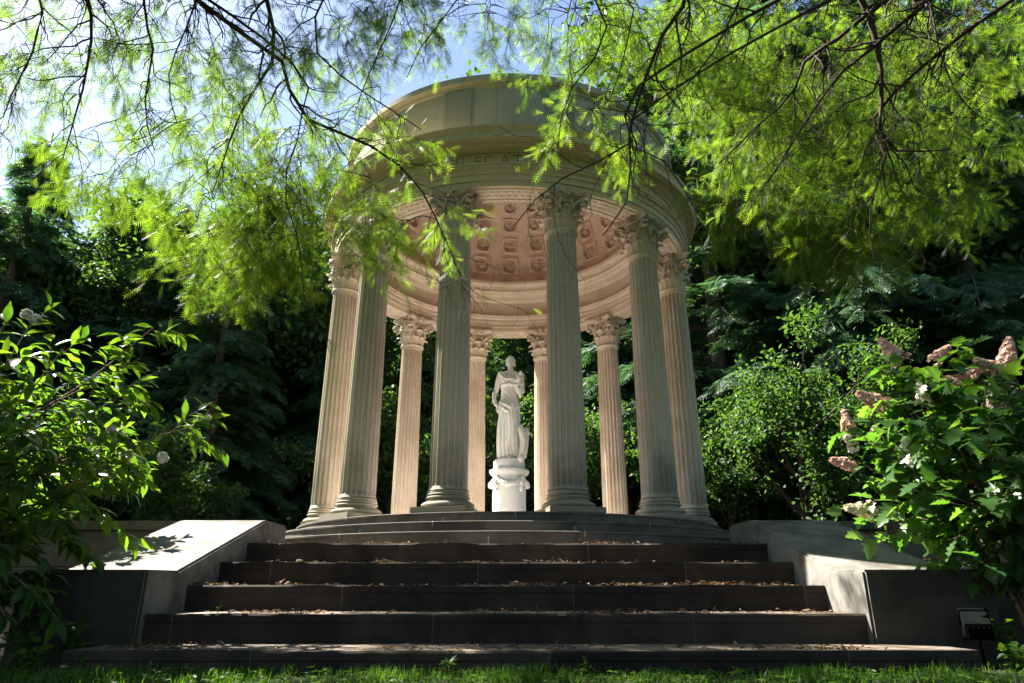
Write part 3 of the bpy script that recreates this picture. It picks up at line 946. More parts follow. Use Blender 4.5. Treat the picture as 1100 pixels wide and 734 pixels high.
# dress and mantle: one mass with sculpted folds
mb = MB()
secs = [(.02, .00, .205, .175), (.15, .00, .195, .165), (.35, .005, .190, .16), (.55, .005, .195, .16), (.75, -.005, .205, .165), (.92, -.01, .212, .165), (1.05, -.005, .185, .150),
        (1.18, .0, .150, .130), (1.30, .0, .152, .136), (1.42, .0, .160, .142), (1.50, .0, .13, .105)]
V, Fq = [], []
n = 48
for z, cx, a, b in secs:
    for k in range(n):
        t = 2 * PI * k / n
        V.append((cx + a * math.cos(t), .01 + b * math.sin(t), z))
for j in range(len(secs) - 1):
    for k in range(n): Fq.append((j * n + k, j * n + (k + 1) % n, (j + 1) * n + (k + 1) % n, (j + 1) * n + k))
Fq.append(tuple(range(n))[::-1]); Fq.append(tuple((len(secs) - 1) * n + k for k in range(n)))
mb.add(V, Fq)
mb.tube([(.05, -.07, .98), (.075, -.125, .72), (.065, -.13, .60), (.045, -.10, .30), (.04, -.10, .06)], [.11, .105, .098, .085, .085], 14)   # advanced leg under cloth
mb.tube([(-.09, -.03, .98), (-.10, -.05, .55), (-.105, -.06, .06)], [.11, .10, .09], 14)
fold = [((-.17, -.06, .96), (-.02, -.16, .60), (-.01, -.15, .05)), ((-.20, -.02, .9), (-.15, -.13, .5), (-.14, -.13, .04)), ((.19, -.03, .95), (.14, -.12, .5), (.15, -.11, .04)),
        ((-.19, .0, .85), (-.21, -.03, .45), (-.20, -.05, .04)), ((.02, -.15, .85), (.01, -.17, .45), (.0, -.17, .04)), ((-.05, -.14, .9), (-.07, -.155, .45), (-.07, -.16, .04)),
        ((.2, 0, .8), (.19, -.02, .4), (.2, -.02, .05)), ((.1, -.14, .75), (.115, -.15, .35), (.12, -.14, .04))]
for pts in fold:
    mb.tube(resample(pts, 8), [.018, .022, .026, .028, .03, .032, .034, .036], 8)
# rolled overfold under the bust and across the hips, knot on one shoulder
mb.tube(resample([(-.155, -.02, 1.36), (-.1, -.115, 1.345), (0, -.145, 1.355), (.1, -.115, 1.345), (.155, -.02, 1.37), (.1, .12, 1.36), (-.1, .12, 1.36), (-.155, -.02, 1.36)], 20), [.024] * 20, 8)
mb.tube(resample([(-.19, .0, 1.04), (-.12, -.15, 1.0), (.02, -.185, .93), (.14, -.15, .90), (.21, -.02, .96)], 14), [.030] * 14, 8)
mb.tube(resample([(-.19, -.05, 1.0), (-.13, -.155, .93), (0, -.185, .84), (.12, -.155, .78)], 12), [.024] * 12, 8)
mb.ball((-.175, -.005, 1.59), .050, (1.1, 1, .9), 10, 8); mb.ball((-.155, -.055, 1.555), .040, (1, 1, 1.1), 10, 8)
mb.tube(resample([(-.165, -.06, 1.57), (-.07, -.142, 1.465), (.06, -.15, 1.45), (.15, -.08, 1.47)], 12), [.022] * 12, 8)
mb.tube(resample([(-.15, .07, 1.54), (-.13, .10, 1.3), (-.15, .10, 1.0), (-.17, .07, .6), (-.18, .05, .05)], 12), [.05] * 12, 8)
obj("drapery", remesh(mb, "drapery", M_MARBLE, 0.012, 2,
    lambda c: 0.0055 * np.sin(c[:, 0] * 95 + c[:, 2] * 9 + 2 * np.sin(c[:, 2] * 7)) * (c[:, 2] < 1.0) + 0.003 * np.sin(c[:, 0] * 60 + c[:, 2] * 60) * (c[:, 2] > 1.0)), statue)
# sheaf of fruit held at the chest
mb = MB(); rs = np.random.RandomState(5)
for k in range(46):
    t = rs.uniform(0, 1)
    p = np.array([.175 + .045 * t, -.165 - .02 * t, 1.25 + .22 * t]) + rs.normal(size=3) * .036
    mb.ball(p, rs.uniform(.026, .042), (1, 1, 1), 7, 5)
mb.tube([(.24, -.12, 1.10), (.215, -.15, 1.2), (.2, -.165, 1.34)], [.03, .06, .085], 10)
obj("held_fruit", remesh(mb, "held_fruit", M_MARBLE, 0.012, 1), statue)
# rock and fallen cloth beside the leg
mb = MB(); rs = np.random.RandomState(9)
for k in range(44):
    t = rs.uniform(0, 1)
    p = np.array([.205 + .085 * math.sin(t * 2.6) * 1.0 - .05 * (t > .8), .02 + rs.normal() * .05, .02 + .58 * t]) + rs.normal(size=3) * .022
    mb.ball(p, rs.uniform(.05, .095) * (1 - .35 * t), (1, 1, 1.2), 8, 6)
for pts in (((.20, -.10, .56), (.26, -.12, .3), (.22, -.14, .02)), ((.30, -.05, .52), (.35, -.08, .3), (.31, -.1, .02)), ((.25, -.1, .6), (.31, -.12, .35), (.27, -.14, .02)), ((.30, 0, .56), (.38, -.02, .48), (.33, -.05, .40))):
    mb.tube(resample(pts, 8), [.034] * 8, 8)
obj("rock_support", remesh(mb, "rock_support", M_MARBLE, 0.013, 2), statue)

# ------------------------------------------------------------------ foliage templates
def frond_tpl(n=7):
    """feathery spray, x along 0..1: thin needles on both sides of a hair-thin axis"""
    V, Ft = [], []
    for i in range(n):
        t = 0.06 + 0.9 * i / (n - 1)
        L = 0.30 * math.sin(PI * (0.16 + 0.80 * (1 - t) ** 0.8)) + 0.03
        for s in (-1, 1):
            b = len(V)
            V += [(t - .027, 0, 0), (t + .027, 0, 0), (t + 0.13 + .08 * t, s * L, -0.12 * L)]
            Ft.append((b, b + 1, b + 2))
    b = len(V)
    V += [(0, .011, 0), (0, -.011, 0), (1.0, 0, -.03)]
    Ft.append((b, b + 1, b + 2))
    return np.array(V), [np.array(Ft)]


def spray_tpl(n=7):
    """flat hemlock spray: side twigs as slim kite-shaped blades"""
    V, Fq = [], []
    rs = np.random.RandomState(2)
    def blade(p, d, L, w):
        d = d / np.linalg.norm(d); s = np.array([-d[1], d[0], 0])
        b = len(V)
        for q in (p, p + d * L * .45 + s * w, p + d * L + np.array([0, 0, -.10 * L]), p + d * L * .45 - s * w): V.append(tuple(q))
        Fq.append((b, b + 1, b + 2, b + 3))
    for i in range(n):
        t = i / n
        for s in (-1, 1):
            L = 0.36 * (1 - t) ** .7 + .10 + rs.uniform(-.05, .05)
            blade(np.array([t, 0, 0.0]), np.array([0.75, s * rs.uniform(.6, .9), -.12]), L, .035)
    blade(np.array([0.0, 0, 0]), np.array([1.0, 0, 0]), 0.6, .02)
    blade(np.array([.5, 0, 0]), np.array([1.0, 0, -.1]), 0.5, .03)
    return np.array(V), [np.array(Fq)]


def leaf_tpl(prof, fold=0.25, bend=0.25):
    """leaf along x with half-width profile [(t,w)...], folded at the midrib and arched"""
    V = []; Fq = []; Ft = []
    for t, w in prof:
        z = -bend * t * t
        V += [(t, 0, z), (t, w, z + w * fold), (t, -w, z + w * fold)]
    for i in range(len(prof) - 1):
        a, b = i * 3, (i + 1) * 3
        Fq += [(a, b, b + 1, a + 1), (a, a + 2, b + 2, b)]
    return np.array(V), [np.array(Fq)]


T_FROND, T_SPRAY = frond_tpl(), spray_tpl()
T_LANCE = leaf_tpl([(0, .006), (.10, .008), (.2, .075), (.35, .15), (.52, .175), (.70, .14), (.86, .06), (1.0, .004)], .3, .22)
T_OAK = leaf_tpl([(0, .006), (.18, .008), (.22, .16), (.34, .30), (.40, .17), (.52, .40), (.60, .20), (.74, .27), (.80, .13), (.92, .10), (1.0, .004)], .22, .25)
T_OVAL = leaf_tpl([(0, .01), (.25, .22), (.55, .27), (.82, .15), (1.0, .01)], .25, .15)
T_PETAL = (np.array([(0, 0, 0), (.5, .45, .12), (1.0, 0, .05), (.5, -.45, .12)]), [np.array([(0, 1, 2, 3)])])

# ------------------------------------------------------------------ hemlocks
def conifer(seed, H, Rm, nb, ns, low=0.04, thin=1.0):
    rs = np.random.RandomState(seed)
    lean = rs.uniform(-.02, .02, 2)
    K = 10
    zt = np.linspace(0, H, K)
    trunk = np.stack([lean[0] * zt + .05 * np.sin(zt), lean[1] * zt, zt], 1)[None]
    tr = (0.016 * H * (1 - np.linspace(0, 1, K)) + .02)[None]
    tv, tf = tubes_np(trunk, tr, 9)
    h = np.sort(rs.uniform(low, .985, nb) ** 1.15) * H
    az_ = rs.uniform(0, 2 * PI, nb)
    rel = h / H
    Lb = Rm * np.clip(1.08 * (1 - rel) ** .72, .06, 1) * rs.uniform(.62, 1.12, nb)
    Lb *= np.where(rel < .12, .8, 1)
    p = np.stack([np.interp(h, zt, trunk[0, :, 0]), np.interp(h, zt, trunk[0, :, 1]), h], 1)
    d = np.stack([np.cos(az_), np.sin(az_), rs.uniform(.05, .4, nb) * (rel + .3)], 1)
    pts = [p]; KB = 8
    for k in range(1, KB):
        d = unit(d + np.array([0, 0, -.13]) + rs.normal(size=(nb, 3)) * .06)
        pts.append(pts[-1] + d * (Lb / (KB - 1))[:, None])
    B = np.stack(pts, 1)
    br = (np.maximum(.010 * Lb, .01)[:, None]) * np.linspace(1, .25, KB)[None]
    bv, bf = tubes_np(B, br, 4)
    # sprays along the branches, flattened, denser outwards
    w = np.maximum(Lb, .4); cnt = np.maximum((ns * w / w.sum()).astype(int), 3)
    par = np.repeat(np.arange(nb), cnt)
    M = len(par)
    t = rs.uniform(.08, 1, M) ** .75
    q, tan = sample_poly(B[par], t)
    sd = unit(np.cross(tan, np.array([0, 0, 1.0])))
    sgn = rs.choice([-1., 1.], M)[:, None]
    spread = rs.uniform(.15, 1.2, M)[:, None]
    D = unit(tan + sd * sgn * spread + np.array([0, 0, -.18]) + rs.normal(size=(M, 3)) * .18)
    q = q + sd * sgn * (rs.uniform(0, .22, M) * np.minimum(Lb[par], 2.5) * (1 - t * .6))[:, None] + rs.normal(size=(M, 3)) * .05
    S = rs.uniform(.28, .60, M) * thin
    up = np.array([0, 0, 1.0]) + rs.normal(size=(M, 3)) * .35
    v, f, r = scatter(*T_SPRAY, q, D, S, rs=rs, up=up)
    wood = mesh_np("trunk", np.vstack([tv, bv]), np.vstack([tf, bf + len(tv)]), M_BARK2, True)
    crown = mesh_np("crown", v, f, M_HEM, False, r)
    return wood, crown


HEMS = [conifer(11, 14, 3.6, 190, 10500), conifer(12, 13, 3.3, 180, 9500), conifer(13, 20, 4.3, 240, 14000), conifer(14, 16, 4.0, 170, 10500)]


def broad(seed, H, R, Rz, cz, n, leaf, nl=16, density=1.0):
    """broadleaf tree: trunk, limbs, clumped leaves"""
    rs = np.random.RandomState(seed)
    K = 8
    top = cz
    z = np.linspace(0, top, K)
    T = np.stack([.12 * np.sin(z * .9 + seed), .1 * np.sin(z * .7 + 2 * seed), z], 1)[None]
    R0 = (np.linspace(.02 * H, .008 * H, K))[None]
    limbs, lr, _ = spawn(T, R0, nl, (R * .7, R * 1.25), (.5, 1.25), -.06, .12, 8, .3, 1.0, rs, .6, .012)
    tw, twr, _ = spawn(limbs, lr, 7, (R * .25, R * .55), (.4, 1.1), -.02, .16, 6, .3, 1.0, rs, .5, .006)
    allp = []
    tv, tf = tubes_np(T, R0, 8); lv, lf = tubes_np(limbs, lr, 5); wv, wf = tubes_np(tw, twr, 4)
    wood = mesh_np("trunk", np.vstack([tv, lv, wv]), np.vstack([tf, lf + len(tv), wf + len(tv) + len(lv)]), M_BARK, True)
    par = rs.randint(0, len(tw), n)
    q, tan = sample_poly(tw[par], rs.uniform(.25, 1, n))
    q = q + rs.normal(size=(n, 3)) * np.array([1, 1, .7]) * R * .085
    D = unit(tan * .5 + rs.normal(size=(n, 3)) * .8 + np.array([0, 0, -.25]))
    up = np.array([0, 0, 1.0]) + rs.normal(size=(n, 3)) * .5
    v, f, r = scatter(*T_OVAL, q, D, rs.uniform(.7, 1.3, n) * leaf, rs=rs, up=up)
    return wood, mesh_np("crown", v, f, M_BRO, False, r)


def plant_tree(kind, name, meshes, x, y, label, cat, group, sc=1.0, rz=None, z=TZ - .06):
    t = empty(name, (x, y, z), rz if rz is not None else random.uniform(0, 6.28))
    t.scale = (sc, sc, sc * random.uniform(.96, 1.05))
    tag(t, label, cat, group)
    obj("trunk", meshes[0], t); obj("crown", meshes[1], t)
    return t


HG = "dark hemlocks behind the temple"
hem_spots = [  # x, y, variant, scale, label
    (-15.5, 19.0, 0, 1.02, "tall hemlock with pale lit tips at the far left of the photo"),
    (-11.6, 20.5, 1, .98, "dark hemlock second from the left, above the lance-leaved bush"),
    (-8.3, 18.6, 3, .70, "hemlock with visible trunk just left of the temple columns"),
    (-6.2, 23.5, 0, .86, "hemlock seen beside the leftmost temple column with sky gaps"),
    (-3.0, 25.5, 1, .92, "hemlock directly behind the left half of the temple"),
    (.8, 27.0, 3, .80, "hemlock behind the marble statue"),
    (3.8, 25.5, 0, .95, "hemlock behind the right half of the temple"),
    (6.8, 21.5, 2, 1.25, "tall dark hemlock just right of the temple dome"),
    (10.2, 19.5, 2, 1.25, "tall dark hemlock behind the broadleaf tree right of the temple"),
    (13.8, 18.5, 2, 1.2, "tall dark hemlock above the pink-flowered shrub"),
    (17.5, 18.0, 3, 1.25, "dark hemlock at the far right edge of the photo"),
    (12.0, 25.0, 2, 1.15, "tall hemlock in the second row at the right"),
    (8.2, 27.5, 2, 1.1, "tall hemlock in the second row right of the dome"),
    (-9.9, 23.8, 1, .92, "second-row hemlock filling the gap left of the leftmost column"),
    (-.9, 22.6, 1, .62, "small hemlock in shade behind the left back columns"),
    (2.3, 22.9, 0, .60, "small hemlock in shade behind the right back columns"),
    (15.6, 22.5, 2, 1.05, "second-row hemlock behind the pink-flowered shrub"),
    (-19.5, 25.0, 3, .95, "second-row hemlock at the far left"),
    (-13.5, 27.5, 0, 1.08, "second-row hemlock between the two leftmost hemlocks"),
    (-13.4, 21.8, 1, 1.06, "hemlock filling the gap right of the leftmost hemlock"),
    (-10.1, 21.2, 0, .93, "slim hemlock between the two hemlocks above the lance-leaved bush"),
    (-17.5, 22.5, 0, 1.08, "hemlock just behind the leftmost hemlock"),
]
for x, y, v, s, lab in hem_spots:
    plant_tree("h", "hemlock_tree", HEMS[v], x, y, lab, "tree", HG, s)
FAR_G = "distant trees filling the back of the wood"
k = 0
for (x, y, v, s) in [(-30, 36, 0, 1.0), (-23, 38, 3, .95), (-17, 37, 1, 1.1), (-9.5, 36, 3, .8), (-3, 38, 0, .95), (3, 37, 3, .9), (9, 38, 2, 1.1), (15, 35, 2, 1.1), (21, 33, 2, 1.2), (26, 30, 2, 1.1), (22, 22, 2, 1.1), (-6, 31, 0, 1), (0, 32, 1, 1), (5.5, 31.5, 3, .9), (-12, 32, 1, 1), (-20, 31, 0, 1), (11, 31.5, 2, 1), (18, 28, 2, 1)]:
    plant_tree("h", "hemlock_tree", HEMS[v], x, y, "distant dark hemlock in the back row of the wood", "tree", FAR_G, s)
BRO = [broad(21, 6, 2.2, 1.7, 3.8, 11000, .12, 13), broad(22, 5, 1.9, 1.5, 2.8, 9500, .12, 11), broad(23, 4, 1.6, 1.2, 1.6, 7000, .105, 10)]
TALL = [broad(24, 13, 3.8, 3.5, 9.0, 34000, .17, 26), broad(25, 12, 3.6, 3.5, 8.0, 30000, .16, 24)]
TG = "tall broadleaf trees of the wood behind the temple"
for x, y, v, s, lab in [
    (-18.5, 26.5, 0, 1.0, "tall broadleaf tree at the far left between the hemlocks"),
    (-14.2, 24.6, 1, 1.08, "tall broadleaf tree above the lance-leaved bush"),
    (-10.2, 26.0, 0, .98, "tall broadleaf tree left of the temple, behind the slim hemlock"),
    (-6.6, 27.0, 1, 1.05, "tall broadleaf tree right behind the leftmost temple columns"),
    (-2.0, 29.5, 0, .95, "tall broadleaf tree behind the temple, left of the statue"),
    (2.6, 29.0, 1, 1.0, "tall broadleaf tree behind the temple, right of the statue"),
    (7.5, 24.5, 0, 1.9, "very tall broadleaf tree rising above the right side of the dome"),
    (12.5, 22.0, 1, 1.75, "very tall broadleaf tree behind the green sprays at the upper right"),
    (18.0, 24.0, 0, 1.7, "very tall broadleaf tree at the upper right corner of the photo"),
    (-15.4, 22.8, 1, 1.22, "tall broadleaf tree filling the gap beside the leftmost hemlock"),
    (-12.1, 23.2, 0, 1.08, "tall broadleaf tree just behind the second hemlock from the left"),
    (-21.0, 24.0, 1, 1.2, "tall broadleaf tree cut off by the left edge of the photo"),
    (-8.4, 25.0, 1, 1.4, "tall broadleaf tree closing the sky gap beside the leftmost column"),
    (3.6, 31.0, 0, 2.1, "very tall broadleaf tree straight above the dome"),
]:
    plant_tree("b", "broadleaf_tree", TALL[v], x, y, lab, "tree", TG, s)
BG = "broadleaf trees and saplings behind the temple"
for x, y, v, s, lab in [
    (6.5, 15.6, 0, .95, "sunlit broadleaf tree right of the temple columns"),
    (5.4, 16.8, 1, 1.0, "small broadleaf tree touching the rightmost temple column"),
    (8.3, 16.6, 0, .98, "broadleaf tree behind the right cheek wall"),
    (4.9, 17.6, 2, .95, "bright low sapling at the foot of the rightmost temple column"),
    (-.9, 18.5, 0, .95, "yellow-green broadleaf tree seen between the back columns left of the statue"),
    (1.6, 18.8, 0, .9, "yellow-green broadleaf tree seen between the back columns right of the statue"),
    (-3.3, 19.0, 1, 1.15, "broadleaf tree glimpsed between the left temple columns"),
    (3.6, 20.2, 1, 1.2, "broadleaf tree glimpsed between the right temple columns"),
    (-7.4, 15.8, 2, .95, "low leafy sapling behind the left cheek wall"),
    (-10.2, 16.2, 2, 1.1, "low leafy sapling behind the left retaining wall"),
    (11.8, 17.0, 2, 1.0, "low leafy sapling behind the pink-flowered shrub"),
]:
    plant_tree("b", "broadleaf_tree", BRO[v], x, y, lab, "tree", BG, s)

OFF_G = "unseen trees added round the front lawn for shade"  # unseen trees added to shade bush and steps and block sky
for x, y, v, s in [(-12.2, 8.4, 0, 1.15), (12.5, 8.5, 2, .8), (-9, -7, 2, .8), (8.5, -7, 2, .8), (14, 0, 0, 1.1), (-14, 0, 3, 1.0)]:
    plant_tree("h", "hemlock_tree", HEMS[v], x, y, "unseen hemlock added round the front lawn to block sun and sky", "tree", OFF_G, s, z=GZ - .06)

# ------------------------------------------------------------------ overhanging cypresses
FSZ = .15


def cypress(name, label, base, trunk_h, guides, clusters, seed, canopy):
    """guides: limbs as [(px,py,Y)...], start radius, twig count, leafiness"""
    rs = np.random.RandomState(seed)
    root = empty(name, base)
    tag(root, label, "tree", "feathery cypresses overhanging the steps")
    b = np.array(base)
    fork = np.array([0, 0, trunk_h])
    zt = np.linspace(0, trunk_h + 3.5, 10)
    T = np.stack([.1 * np.sin(zt * .6), .08 * np.sin(zt * .8), zt], 1)[None]
    TR = (np.linspace(.34, .10, 10))[None]
    v, f = tubes_np(T, TR, 14)
    obj("trunk", mesh_np("trunk", v, f, M_BARK, True), root)
    limbsP, limbsR = [], []
    fp, fd, fs = [], [], []            # fronds
    def fronds(tw, n_per, size, lo=.1):
        m = len(tw)
        if m == 0: return
        par = np.repeat(np.arange(m), n_per)
        q, tan = sample_poly(tw[par], rs.uniform(lo, 1, len(par)))
        r = unit(rs.normal(size=(len(par), 3)))
        pp = unit(r - tan * (r * tan).sum(1, keepdims=True))
        a = rs.uniform(.35, 1.1, len(par))[:, None]
        D = tan * np.cos(a) + pp * np.sin(a) + np.array([0, 0, -.35])
        fp.append(q); fd.append(D); fs.append(rs.uniform(.65, 1.25, len(par)) * size)
    for gd, r0, n2, leafy in guides:
        pts = np.array([at(*g) for g in gd]) - b
        # carry the limb back to the trunk
        hz = min(trunk_h + 2.5, max(trunk_h - 1.0, pts[0][2] + .3))
        start = np.array([0, 0, hz])
        midp = (start + pts[0]) / 2 + np.array([0, 0, .45])
        P = resample(np.vstack([[start, midp], pts]), 26)
        P[4:] += np.cumsum(rs.normal(size=(22, 3)) * .010, 0)
        Rl = np.interp(np.linspace(0, 1, 26), [0, .25, 1], [r0 * 1.7, r0 * 1.15, .005])
        limbsP.append(P); limbsR.append(Rl)
        V, Fc = tubes_np(P[None], Rl[None], 7)
        Vs, Fs = [V], [Fc]
        frac = len(gd) / (len(gd) + 2)
        L2, R2, _ = spawn(P[None], Rl[None], n2, (.3, 1.0), (.45, 1.1), .07, .24, 9, .36, 1.0, rs, .6, .0044)
        L3, R3, _ = spawn(L2, R2, 5, (.12, .42), (.5, 1.2), .10, .26, 7, .15, 1.0, rs, .6, .0027)
        for p_, r_, n_ in ((L2, R2, 5), (L3, R3, 4)):
            V, Fc = tubes_np(p_, r_, n_)
            Fs.append(Fc + sum(len(x) for x in Vs)); Vs.append(V)
        obj("branch", mesh_np("branch", np.vstack(Vs), np.vstack(Fs), M_BARK, True), root)
        if leafy > 0:
            k = max(1, int(len(L3) * min(1, leafy)))
            fronds(L3[rs.permutation(len(L3))[:k]], max(2, int(5 * max(leafy, .3))), FSZ * .9)
    AP = np.vstack([p[6:] for p in limbsP])
    # leafy drooping sprays; each hangs on a twig that leaves the nearest limb or an earlier twig
    conn, leafy_tw, conn_r = [], [], []
    targets = []
    for cx, cy_, rx, ry, y0, y1, n in clusters:
        for _ in range(n):
            a, rr = rs.uniform(0, 2 * PI), math.sqrt(rs.uniform())
            targets.append(at(cx + rx * rr * math.cos(a), cy_ + ry * rr * math.sin(a), rs.uniform(y0, y1)) - b)
    targets = np.array(targets)
    dl = np.array([np.linalg.norm(AP - p, axis=1).min() for p in targets])
    nodes = AP.copy()
    for p in targets[np.argsort(dl)]:
        dv = nodes - p
        cost = np.linalg.norm(dv, axis=1) + 1.2 * np.maximum(0, p[2] - nodes[:, 2] + .05) + .25 * np.abs(rs.normal(size=len(nodes)))
        s = nodes[cost.argmin()]
        L = np.linalg.norm(p - s)
        sag = np.array([0, 0, .10 * L])
        c_ = resample([s, s * .62 + p * .38 + sag + rs.normal(size=3) * .10 * L, s * .25 + p * .75 + sag * .6 + rs.normal(size=3) * .07 * L, p], 9)
        conn.append(c_); conn_r.append(.0035 + .0035 * min(1.5, L))
        nodes = np.vstack([nodes, c_[2:]])
        h = p - s; h[2] *= .4
        dd = unit(unit(h) * .8 + rs.normal(size=3) * .4 + np.array([0, 0, -.30]))
        q = [p]
        for k in range(6):
            dd = unit(dd + np.array([0, 0, -.14]) + rs.normal(size=3) * .12)
            q.append(q[-1] + dd * rs.uniform(.06, .12))
        leafy_tw.append(np.array(q))
    if conn:
        C = np.array(conn); LT = np.array(leafy_tw)
        CR = np.array(conn_r)[:, None] * np.linspace(1.2, .55, 9)[None]
        LR = np.linspace(.0035, .0012, 7)[None].repeat(len(C), 0)
        L3, R3, _ = spawn(LT, LR, 6, (.14, .34), (.4, 1.1), .10, .12, 6, .0, 1.0, rs, .7, .0014)
        fronds(LT, 8, FSZ); fronds(L3, 5, FSZ, 0.0)
        v1, f1 = tubes_np(C, CR, 5); v2, f2 = tubes_np(LT, LR, 4); v3, f3 = tubes_np(L3, R3, 3)
        obj("twigs", mesh_np("twigs", np.vstack([v1, v2, v3]), np.vstack([f1, f2 + len(v1), f3 + len(v1) + len(v2)]), M_BARK, True), root)
    # rest of the crown beyond the picture, with unseen masses added for shade
    for (c, r3, n) in canopy:
        c = np.array(c) - b
        m = n
        u = unit(rs.normal(size=(m, 3))) * (rs.uniform(0, 1, (m, 1)) ** (1 / 3)) * np.array(r3)
        fp.append(c + u); fd.append(rs.normal(size=(m, 3)) + np.array([0, 0, -.6])); fs.append(rs.uniform(.35, .7, m))
    fp_, fd_, fs_ = np.vstack(fp), np.vstack(fd), np.concatenate(fs)
    v, f, r = scatter(*T_FROND, fp_, fd_, fs_, rs=rs)
    obj("foliage", mesh_np("foliage", v, f, M_CYP, False, r), root)
    print(name, "fronds", len(fp_))
    return root


left_guides = [
    ([(60, -60, 5.0), (100, 0, 5.3), (98, 70, 5.5), (82, 130, 5.6), (68, 168, 5.7)], .034, 26, .16),
    ([(130, -50, 5.0), (148, 15, 5.3), (160, 55, 5.4), (150, 105, 5.5), (158, 160, 5.6)], .028, 24, .16),
    ([(20, -30, 4.5), (40, 40, 4.6), (15, 95, 4.7), (0, 130, 4.7)], .022, 20, .25),
    ([(255, -60, 5.4), (284, 0, 5.8), (292, 40, 6.0), (286, 62, 6.1), (262, 100, 6.3), (240, 150, 6.4), (222, 200, 6.5)], .050, 24, .25),
    ([(286, 55, 6.1), (308, 95, 6.3), (330, 130, 6.5), (385, 150, 6.6), (440, 190, 6.8), (468, 240, 6.9), (492, 300, 7.0)], .036, 26, .2),
    ([(300, 60, 6.1), (318, 130, 6.2), (300, 200, 6.3), (318, 260, 6.4), (322, 320, 6.5)], .022, 20, .4),
    ([(330, -40, 5.4), (345, 20, 5.6), (350, 60, 5.8), (395, 95, 5.9), (455, 135, 6.0)], .026, 22, .2),
    ([(400, -50, 5.6), (420, 10, 5.8), (400, 60, 5.9), (380, 110, 6.0)], .022, 20, .25),
    ([(500, -50, 6.0), (490, 0, 6.1), (460, 40, 6.2), (440, 80, 6.3)], .018, 16, .3),
    ([(200, -50, 5.6), (205, 20, 5.8), (185, 80, 5.9), (195, 130, 6.0)], .02, 20, .2),
]
left_clusters = [
    (245, 200, 70, 80, 6.4, 8.8, 78), (292, 228, 50, 48, 6.2, 7.6, 38), (262, 268, 50, 25, 6.3, 7.4, 26), (478, 235, 18, 26, 7.1, 7.6, 4), (375, 205, 40, 45, 6.3, 7.3, 13), (415, 240, 35, 30, 6.3, 7.0, 12), (430, 160, 30, 25, 6.3, 7.0, 3),
    (125, 160, 50, 38, 6.0, 7.5, 20), (360, 110, 60, 40, 6.2, 7.8, 16), (230, 110, 70, 50, 6.6, 8.8, 36),  (60, 50, 80, 60, 5.4, 7.0, 34), (200, 30, 90, 45, 5.8, 7.2, 34), (330, 40, 60, 45, 5.6, 7.0, 20),
    (330, 170, 45, 40, 6.6, 8.2, 26), (520, 10, 60, 18, 6.4, 7.4, 9), (420, 15, 80, 35, 5.8, 7.2, 26),
]
left_canopy = [((-5.5, 3.0, 8.8), (3.2, 3.2, 2.0), 5000), ((-4.0, 6.8, 9.5), (3.4, 1.0, .9), 4000), ((-2.0, 2.4, 7.8), (3.0, 2.2, 1.0), 3000), ((-3.0, -2.0, 8.0), (4.0, 3.0, 1.5), 4500)]
cypress("cypress_tree", "feathery cypress whose bare dark twigs hang in front of the temple from the upper left", (-7.2, 2.2, GZ), 6.0, left_guides, left_clusters, 31, left_canopy)

right_guides = [
    ([(775, -60, 4.8), (740, 0, 5.0), (715, 40, 5.1), (692, 105, 5.2), (683, 150, 5.3), (683, 215, 5.3), (658, 252, 5.4)], .040, 26, .04),
    ([(700, 85, 5.2), (684, 148, 5.3), (640, 180, 5.4), (605, 197, 5.5), (570, 222, 5.5), (553, 245, 5.5)], .022, 14, .03),
    ([(690, 120, 5.25), (715, 175, 5.3), (735, 205, 5.4), (752, 235, 5.4)], .018, 18, .04),
    ([(915, -70, 5.2), (935, 0, 5.5), (950, 55, 5.6), (955, 110, 5.7), (955, 152, 5.8), (975, 166, 5.8), (1032, 163, 5.9)], .070, 20, .25),
    ([(932, 10, 5.5), (885, 42, 5.6), (860, 62, 5.6), (845, 100, 5.7), (800, 140, 5.8), (765, 175, 5.9)], .042, 24, .25),
    ([(945, 50, 5.6), (905, 85, 5.6), (872, 130, 5.7), (835, 190, 5.8), (810, 230, 5.9)], .030, 22, .3),
    ([(955, 110, 5.7), (950, 170, 5.7), (930, 230, 5.8), (935, 280, 5.9)], .028, 22, .35),
    ([(980, -50, 5.6), (992, 0, 5.8), (1006, 60, 5.9), (1030, 112, 6.0), (1055, 136, 6.1)], .032, 20, .35),
    ([(820, -50, 5.2), (790, 0, 5.4), (768, 45, 5.5), (735, 92, 5.6), (705, 122, 5.7)], .028, 22, .3),
    ([(640, -50, 5.4), (655, 10, 5.6), (640, 60, 5.7), (610, 100, 5.8), (600, 160, 5.9)], .022, 20, .3),
    ([(690, -50, 5.2), (680, 10, 5.4), (670, 60, 5.5), (655, 105, 5.6)], .02, 18, .25),
]
right_clusters = [
    (630, 40, 60, 40, 6.0, 7.2, 24), (615, 110, 18, 22, 5.9, 6.8, 5), (655, 125, 25, 28, 6.0, 6.9, 5), (790, 80, 68, 70, 6.4, 8.5, 84), (822, 180, 52, 45, 7.0, 8.4, 62), (900, 140, 80, 75, 6.4, 8.6, 90),
    (885, 225, 45, 40, 6.9, 7.9, 38), (935, 250, 25, 22, 6.9, 7.6, 18), (1005, 205, 45, 28, 6.8, 7.8, 30), (1010, 110, 70, 70, 6.6, 8.6, 52), (785, 220, 18, 20, 7.2, 8.0, 9), (870, 30, 170, 50, 6.2, 8.4, 90),
    (1070, 50, 50, 70, 6.4, 8.4, 26), (715, 12, 80, 34, 6.0, 8.0, 42), (575, 0, 35, 20, 6.0, 7.2, 5),
]
